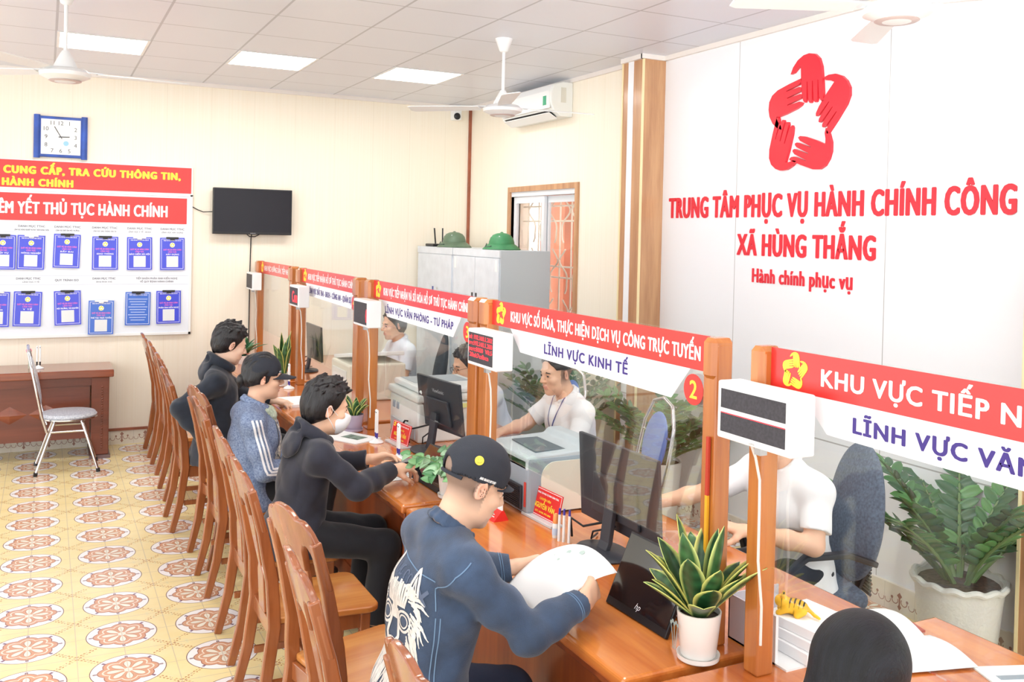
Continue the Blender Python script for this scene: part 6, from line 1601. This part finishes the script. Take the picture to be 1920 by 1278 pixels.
def office_chair(label, loc, rot, m, arms=True):
    t = thing('office_chair', label, 'chair', loc, rot, 'padded office chairs behind the counter')
    obj('seat', MB().box((-0.23, -0.24, 0.42), (0.24, 0.24, 0.50)), m, t, bevel=0.035, seg=4)
    S = Solid(); R_ = np.array(Matrix.Rotation(-0.14, 3, 'Y'))
    S.ell((-0.27, 0, 0.80), (0.045, 0.235, 0.30), R_, 0.02); S.ell((-0.25, 0, 0.70), (0.045, 0.22, 0.22), R_, 0.05)
    obj('backrest', S.mesh(0.01, None, None, 'backrest'), m, t, smooth='all')
    b = MB().tube([(-0.10, 0, 0.40), (-0.27, 0, 0.41), (-0.31, 0, 0.50), (-0.30, 0, 0.66)], 0, rect=(0.07, 0.02)); 
    obj('back_spine', b, M_BLACK, t, bevel=0.004)
    b = MB()
    for k in range(12): b.tube([(-0.325, -0.05, 0.42 + k * 0.016), (-0.325, 0.05, 0.42 + k * 0.016)], 0.007, 6)
    obj('rubber_bellows', b, M_BLACK, t)
    obj('column', MB().cyl((0, 0, 0.09), (0, 0, 0.42), 0.03), M_BLACK, t)
    b = MB()
    for k in range(5):
        a = k * 2 * PI / 5; b.tube([(0, 0, 0.10), (0.30 * math.cos(a), 0.30 * math.sin(a), 0.065)], 0, rect=[(0.05, 0.04), (0.03, 0.025)])
    obj('star_base', b, M_BLACK, t)
    for k in range(5):
        a = k * 2 * PI / 5; obj('caster', MB().cyl((0.30 * math.cos(a), 0.30 * math.sin(a) - 0.02, 0.027), (0.30 * math.cos(a), 0.30 * math.sin(a) + 0.02, 0.027), 0.027), M_BLACK, t)
    if arms:
        for s in (-1, 1): obj('armrest', MB().tube([(-0.24, s * 0.25, 0.63), (-0.10, s * 0.27, 0.68), (0.08, s * 0.27, 0.67), (0.16, s * 0.265, 0.60), (0.13, s * 0.255, 0.47)], 0, rect=(0.045, 0.025)), M_BLACK, t, smooth=True, bevel=0.006)
    return t
M_GREYF = mat('blue_grey_fabric', (92, 104, 122), 0.85, var=0.15, vscale=90, bump=0.2, bscale=300)
office_chair('grey padded office chair with black armrests behind the clerk at the nearest posts', (3.05, 3.16, 0), PI - 0.35, M_GREYF)
office_chair('dark office chair back beyond the white copier', (2.97, 7.93, 0), PI - 0.3, mat('black_grey_fabric', (62, 70, 78), 0.85), arms=False)

# ================================================================== cabinets with what stands on them
M_STEEL = mat('pale_grey_steel', (222, 230, 238), 0.4, var=0.03); M_STEEL2 = mat('grey_steel_side', (196, 206, 213), 0.45)
def cabinet(label, y0, y1, doors):
    t = thing('steel_cabinet', label, 'cabinet', (3.50, y0, 0), 0, 'grey steel cabinets')
    L = y1 - y0
    obj('carcass', MB().box((0.012, 0, 0), (0.50, L, 1.865)), M_STEEL2 if doors == 2 else M_STEEL, t, bevel=0.004)
    obj('top_band', MB().box((0.0, 0, 1.80), (0.014, L, 1.866)), M_STEEL, t)
    for k in range(doors):
        a, b2 = 0.012 + k * (L - 0.024) / doors, 0.012 + (k + 1) * (L - 0.024) / doors
        d = obj('door', MB().box((0.0, a + 0.003, 0.06), (0.013, b2 - 0.003, 1.795)), M_STEEL, t, bevel=0.003)
        hy = b2 - 0.055 if (doors == 2 and k == 0) else a + 0.03
        if doors == 1: hy = a + (b2 - a) * 0.5
        obj('handle', MB().box((-0.006, hy, 1.30), (0.002, hy + 0.03, 1.47)), M_BLACK if doors == 2 else mat('blue_handle', (60, 80, 150), 0.4), d, bevel=0.003)
        if doors == 2:
            obj('sticker', MB().box((-0.002, (b2 - 0.075) if k else (a + 0.03), 1.68), (0.0005, (b2 - 0.03) if k else (a + 0.075), 1.78)), M_WTXT, d)
            obj('lock', MB().lathe([(0.008, 0), (0.008, 0.004)], 12, face_m((-0.0065, hy + 0.015, 1.33), '-x')), M_CHROME, d)
        else: obj('lock', MB().lathe([(0.012, 0), (0.012, 0.005)], 12, face_m((-0.001, hy - 0.1, 1.455), '-x')), M_CHROME, d)
    return t
cabinet('grey two door steel cabinet under the bright green helmet', 7.24, 8.27, 2)
cabinet('pale steel cabinet in the corner, one blue handle, under the router', 8.29, 9.22, 1)
t = thing('wifi_router', 'black router with two upright aerials on the corner cabinet', 'router', (3.62, 9.05, 1.866))
obj('body', MB().box((-0.06, -0.11, 0.0), (0.06, 0.11, 0.028)), M_BLACK, t, bevel=0.008)
for s, lean in ((1, 0.05), (-1, -0.02)): obj('aerial', MB().tube([(0.05, s * 0.095, 0.02), (0.055, s * (0.10 + lean), 0.19)], 0, rect=(0.014, 0.008)), M_BLACK, t)
def helmet(label, loc, col, rot):
    m = mat('helmet_%d_%d' % col[:2], col, 0.5, var=0.08, vscale=12)
    t = thing('pith_helmet', label, 'helmet', loc, rot, 'green pith helmets on the cabinets')
    obj('dome', MB().lathe([(0.115, 0.05), (0.113, 0.07), (0.102, 0.105), (0.08, 0.132), (0.045, 0.147), (0.012, 0.152), (0.001, 0.152)], 32, Matrix.Diagonal((1, 1.12, 1, 1))), m, t, smooth=True)
    obj('brim', MB().lathe([(0.17, 0.0), (0.172, 0.004), (0.14, 0.034), (0.116, 0.052), (0.112, 0.052), (0.136, 0.03), (0.166, 0.0)], 36, Matrix.Diagonal((1, 1.12, 1, 1))), m, t, smooth=True)
    obj('top_button', MB().ball((0, 0, 0.153), (0.014, 0.014, 0.008), 12, 8), m, t, smooth=True)
    for a in (-2.3, 2.9): obj('vent', MB().ball((0.088 * math.cos(a), 0.099 * math.sin(a), 0.118), 0.0065, 10, 6), M_ALU, t)
    obj('strap', MB().tube([(-0.115, 0.075, 0.052), (-0.155, 0.02, 0.02), (-0.14, -0.07, 0.03)], 0.005, 6), mat('dark_green_strap', (70, 96, 84), 0.5), t)
helmet('dull green pith helmet standing between the router and the other helmet', (3.66, 8.62, 1.867), (98, 122, 98), 0.0)
helmet('bright green pith helmet on the two door cabinet', (3.72, 7.66, 1.867), (66, 140, 92), 0.0)

# ================================================================== floor plants
def zz_plant(label, loc, r, h, nst, Ls, seed, m=M_POTW, wob=None, tilt=0.75, rot=0.0, leaf=0.075, cols=((62, 112, 66), (84, 138, 78), (44, 90, 58))):
    t = thing('floor_plant', label, 'potted plant', loc, rot, 'large potted plants on the floor')
    pot(t, r * 0.78, r, h, m, False, 40, wob)
    lf = Leaves(); st = MB(); rg = random.Random(seed)
    for k in range(nst):
        a = k * 2.4 + rg.uniform(-0.4, 0.4); e = tilt * (0.2 + 0.8 * (k + 0.5) / nst) * rg.uniform(0.8, 1.15)
        d = Vector((math.cos(a) * math.sin(e), math.sin(a) * math.sin(e), math.cos(e))); p = Vector((math.cos(a) * r * 0.25, math.sin(a) * r * 0.25, h - 0.02)); pts = [p.copy()]
        L = Ls * rg.uniform(0.75, 1.1); n = 11; side = d.cross(Vector((0, 0, 1))).normalized()
        for i in range(n):
            d = (d + Vector((math.cos(a), math.sin(a), -0.15)) * 0.055).normalized(); p = p + d * (L / n); pts.append(p.copy())
            if i >= 2:
                up = side.cross(d)
                for s in (-1, 1):
                    c = rg.choice(cols); q = leaf * (1.0 - 0.35 * abs(i / n - 0.55)) * rg.uniform(0.85, 1.15)
                    lf.blade(p, side * s * 1.0 + d * 0.55 + up * 0.25, up, q, q * 0.46, rg.uniform(0.0, 0.5), c, tuple(x * 1.12 for x in c), None, 6, 5, 0.25)
        lf.blade(p, d, side.cross(d), leaf * 0.9, leaf * 0.4, 0.1, cols[1], cols[1], None, 6, 5, 0.25)
        st.tube(pts, [0.011 * (1 - 0.75 * i / n) + 0.0015 for i in range(n + 1)], 7)
    lf.build('foliage', t, 0.0012); obj('stems', st, mat('green_stem', (104, 134, 84), 0.5), t, smooth=True); return t
zzp = zz_plant('large dark green plant in a ribbed white pot with a wavy rim at the right', (3.90, 2.98, 0), 0.20, 0.42, 15, 0.62, 4, mat('ribbed_white_pot', (232, 232, 226), 0.55, bump=0.5, bscale=50), lambda a, z: 0.004 * math.sin(z * 150), 0.8, leaf=0.12)
rimr = MB().tube([(0.203 * (1 + 0.012 * math.sin(a * 14)) * math.cos(a), 0.203 * (1 + 0.012 * math.sin(a * 14)) * math.sin(a), 0.415 + 0.006 * math.sin(a * 14)) for a in [2 * PI * k / 112 for k in range(113)]], 0.016, 8)
obj('wavy_rim', rimr, mat('ribbed_white_pot', (232, 232, 226)), zzp, smooth=True)
zz_plant('leafy green plant in a smooth white tapered pot beside the blue backed chair', (3.84, 5.32, 0), 0.155, 0.46, 16, 0.55, 12, tilt=1.0, leaf=0.105)
zz_plant('bushy dark plant beside the oak pilaster, behind the clerk with the lanyard', (3.70, 6.45, 0), 0.16, 0.40, 18, 0.66, 23, tilt=0.7, leaf=0.10, cols=((58, 104, 74), (72, 122, 84), (44, 86, 64)))

# ================================================================== fans and the air conditioner
def ceiling_fan(label, loc, rots, drop=0.49, ring=False):
    t = thing('ceiling_fan', label, 'ceiling fan', (loc[0], loc[1], CEIL), 0, 'white ceiling fans')
    obj('canopy', MB().lathe([(0.062, 0), (0.06, -0.01), (0.03, -0.085), (0.016, -0.095)], 28), M_WHITE, t, smooth=True)
    obj('rod', MB().cyl((0, 0, -0.09), (0, 0, -drop + 0.12), 0.011), M_WHITE, t, smooth=True)
    obj('bell', MB().lathe([(0.018, -drop + 0.13), (0.028, -drop + 0.115), (0.06, -drop + 0.05), (0.066, -drop + 0.03)], 28), M_WHITE, t, smooth=True)
    obj('motor', MB().lathe([(0.05, -drop + 0.03), (0.115, -drop + 0.022), (0.14, -drop), (0.135, -drop - 0.02), (0.085, -drop - 0.042), (0.04, -drop - 0.055)], 36), M_WHITE, t, smooth=True)
    obj('grey_ring', MB().lathe([(0.086, -drop - 0.043), (0.089, -drop - 0.045), (0.08, -drop - 0.050)], 36), mat('pinkish_ring', (206, 188, 184), 0.4), t, smooth=True)
    for a in rots:
        M = Matrix.Rotation(a, 4, 'Z') @ Matrix.Translation((0, 0, -drop + 0.01)) @ Matrix.Rotation(0.16, 4, 'X')
        b = obj('blade', MB().prism([(0.17, -0.05), (0.30, -0.06), (0.66, -0.068), (0.69, -0.05), (0.69, 0.045), (0.66, 0.058), (0.30, 0.05), (0.17, 0.042)], -0.003, 0.003, 'xy', M), M_WHITE, t, bevel=0.002)
        obj('blade_arm', MB().prism([(0.08, -0.022), (0.20, -0.03), (0.20, 0.03), (0.08, 0.022)], 0.003, 0.008, 'xy', M), M_ALU, b)
    return t
ceiling_fan('white ceiling fan in front of the air conditioner', (2.86, 5.92), (-0.10, 2.72 - 0.62 + 0.35, 4.35))
ceiling_fan('white ceiling fan at the upper left, over the wall clock', (0.09, 6.05), (0.08, 2.6, 4.0))
ceiling_fan('nearest white ceiling fan, cut off by the top edge above the sign wall', (3.13, 2.76), (-1.02, 0.95, 2.75), 0.41)
t = thing('air_conditioner', 'white wall air conditioner under the ceiling', 'air conditioner', (4.10, 7.08, 3.04))
prof = [(0.0, 0.0), (-0.12, 0.0), (-0.19, 0.05), (-0.215, 0.12), (-0.215, 0.22), (-0.19, 0.275), (-0.10, 0.30), (0.0, 0.30)]
obj('body', MB().prism(prof, 0.0, 1.0, 'xz'), M_OFFW, t, bevel=0.008)
obj('front_panel', MB().prism([(-0.217, 0.07), (-0.222, 0.12), (-0.222, 0.22), (-0.198, 0.272), (-0.192, 0.268), (-0.21, 0.07)], 0.03, 0.97, 'xz'), M_WHITE, t)
obj('outlet_slot', MB().prism([(-0.13, -0.002), (-0.196, 0.046), (-0.2, 0.052), (-0.136, 0.004)], 0.06, 0.94, 'xz'), M_BLACK, t)
obj('louvre', MB().prism([(-0.125, -0.016), (-0.205, 0.030), (-0.203, 0.036), (-0.123, -0.010)], 0.06, 0.94, 'xz'), M_WHITE, t)
obj('energy_label', MB().box((-0.2235, 0.08, 0.10), (-0.221, 0.14, 0.18)), mat('green_label', (70, 170, 130), 0.5), t)
obj('side_notice', MB().box((-0.12, -0.002, 0.12), (-0.07, 0.0, 0.25)), mat('pale_notice', (214, 212, 200), 0.6), t)

# ================================================================== lettering and emblem on the white wall
M_SIGN = mat('sign_red', (226, 40, 56), 0.35)
for body, lb, (ya, yb2), z, cap_, bd in (('TRUNG TÂM PHỤC VỤ HÀNH CHÍNH CÔNG', 'top line of red raised letters on the white wall', (5.735, 2.945), 2.228, 0.142, 0.034), ('XÃ HÙNG THẮNG', 'middle line of red raised letters, XÃ HÙNG THẮNG', (4.955, 3.79), 1.972, 0.135, 0.034), ('Hành chính phục vụ', 'bottom line of small red raised letters on the white wall', (4.80, 3.95), 1.772, 0.088, 0.026)):
    t = thing('wall_lettering', lb, 'sign', (XS, (ya + yb2) / 2, z), 0, 'red raised lettering on the white wall')
    words('letters', body, M_SIGN, face_m((-0.0005, 0, 0), '-x'), t, w=ya - yb2, cap=cap_, bold=bd, depth=0.006, space=1.04)
t = thing('wall_emblem', 'red emblem of five hands in a ring above the red letters', 'emblem', (XS, 4.335, 2.775))
for sh in emblem_shapes(0.372): obj('hand', MB().prism(sh, 0, 0.02, 'xy', face_m((-0.0005, 0, 0), '-x')), M_SIGN, t)
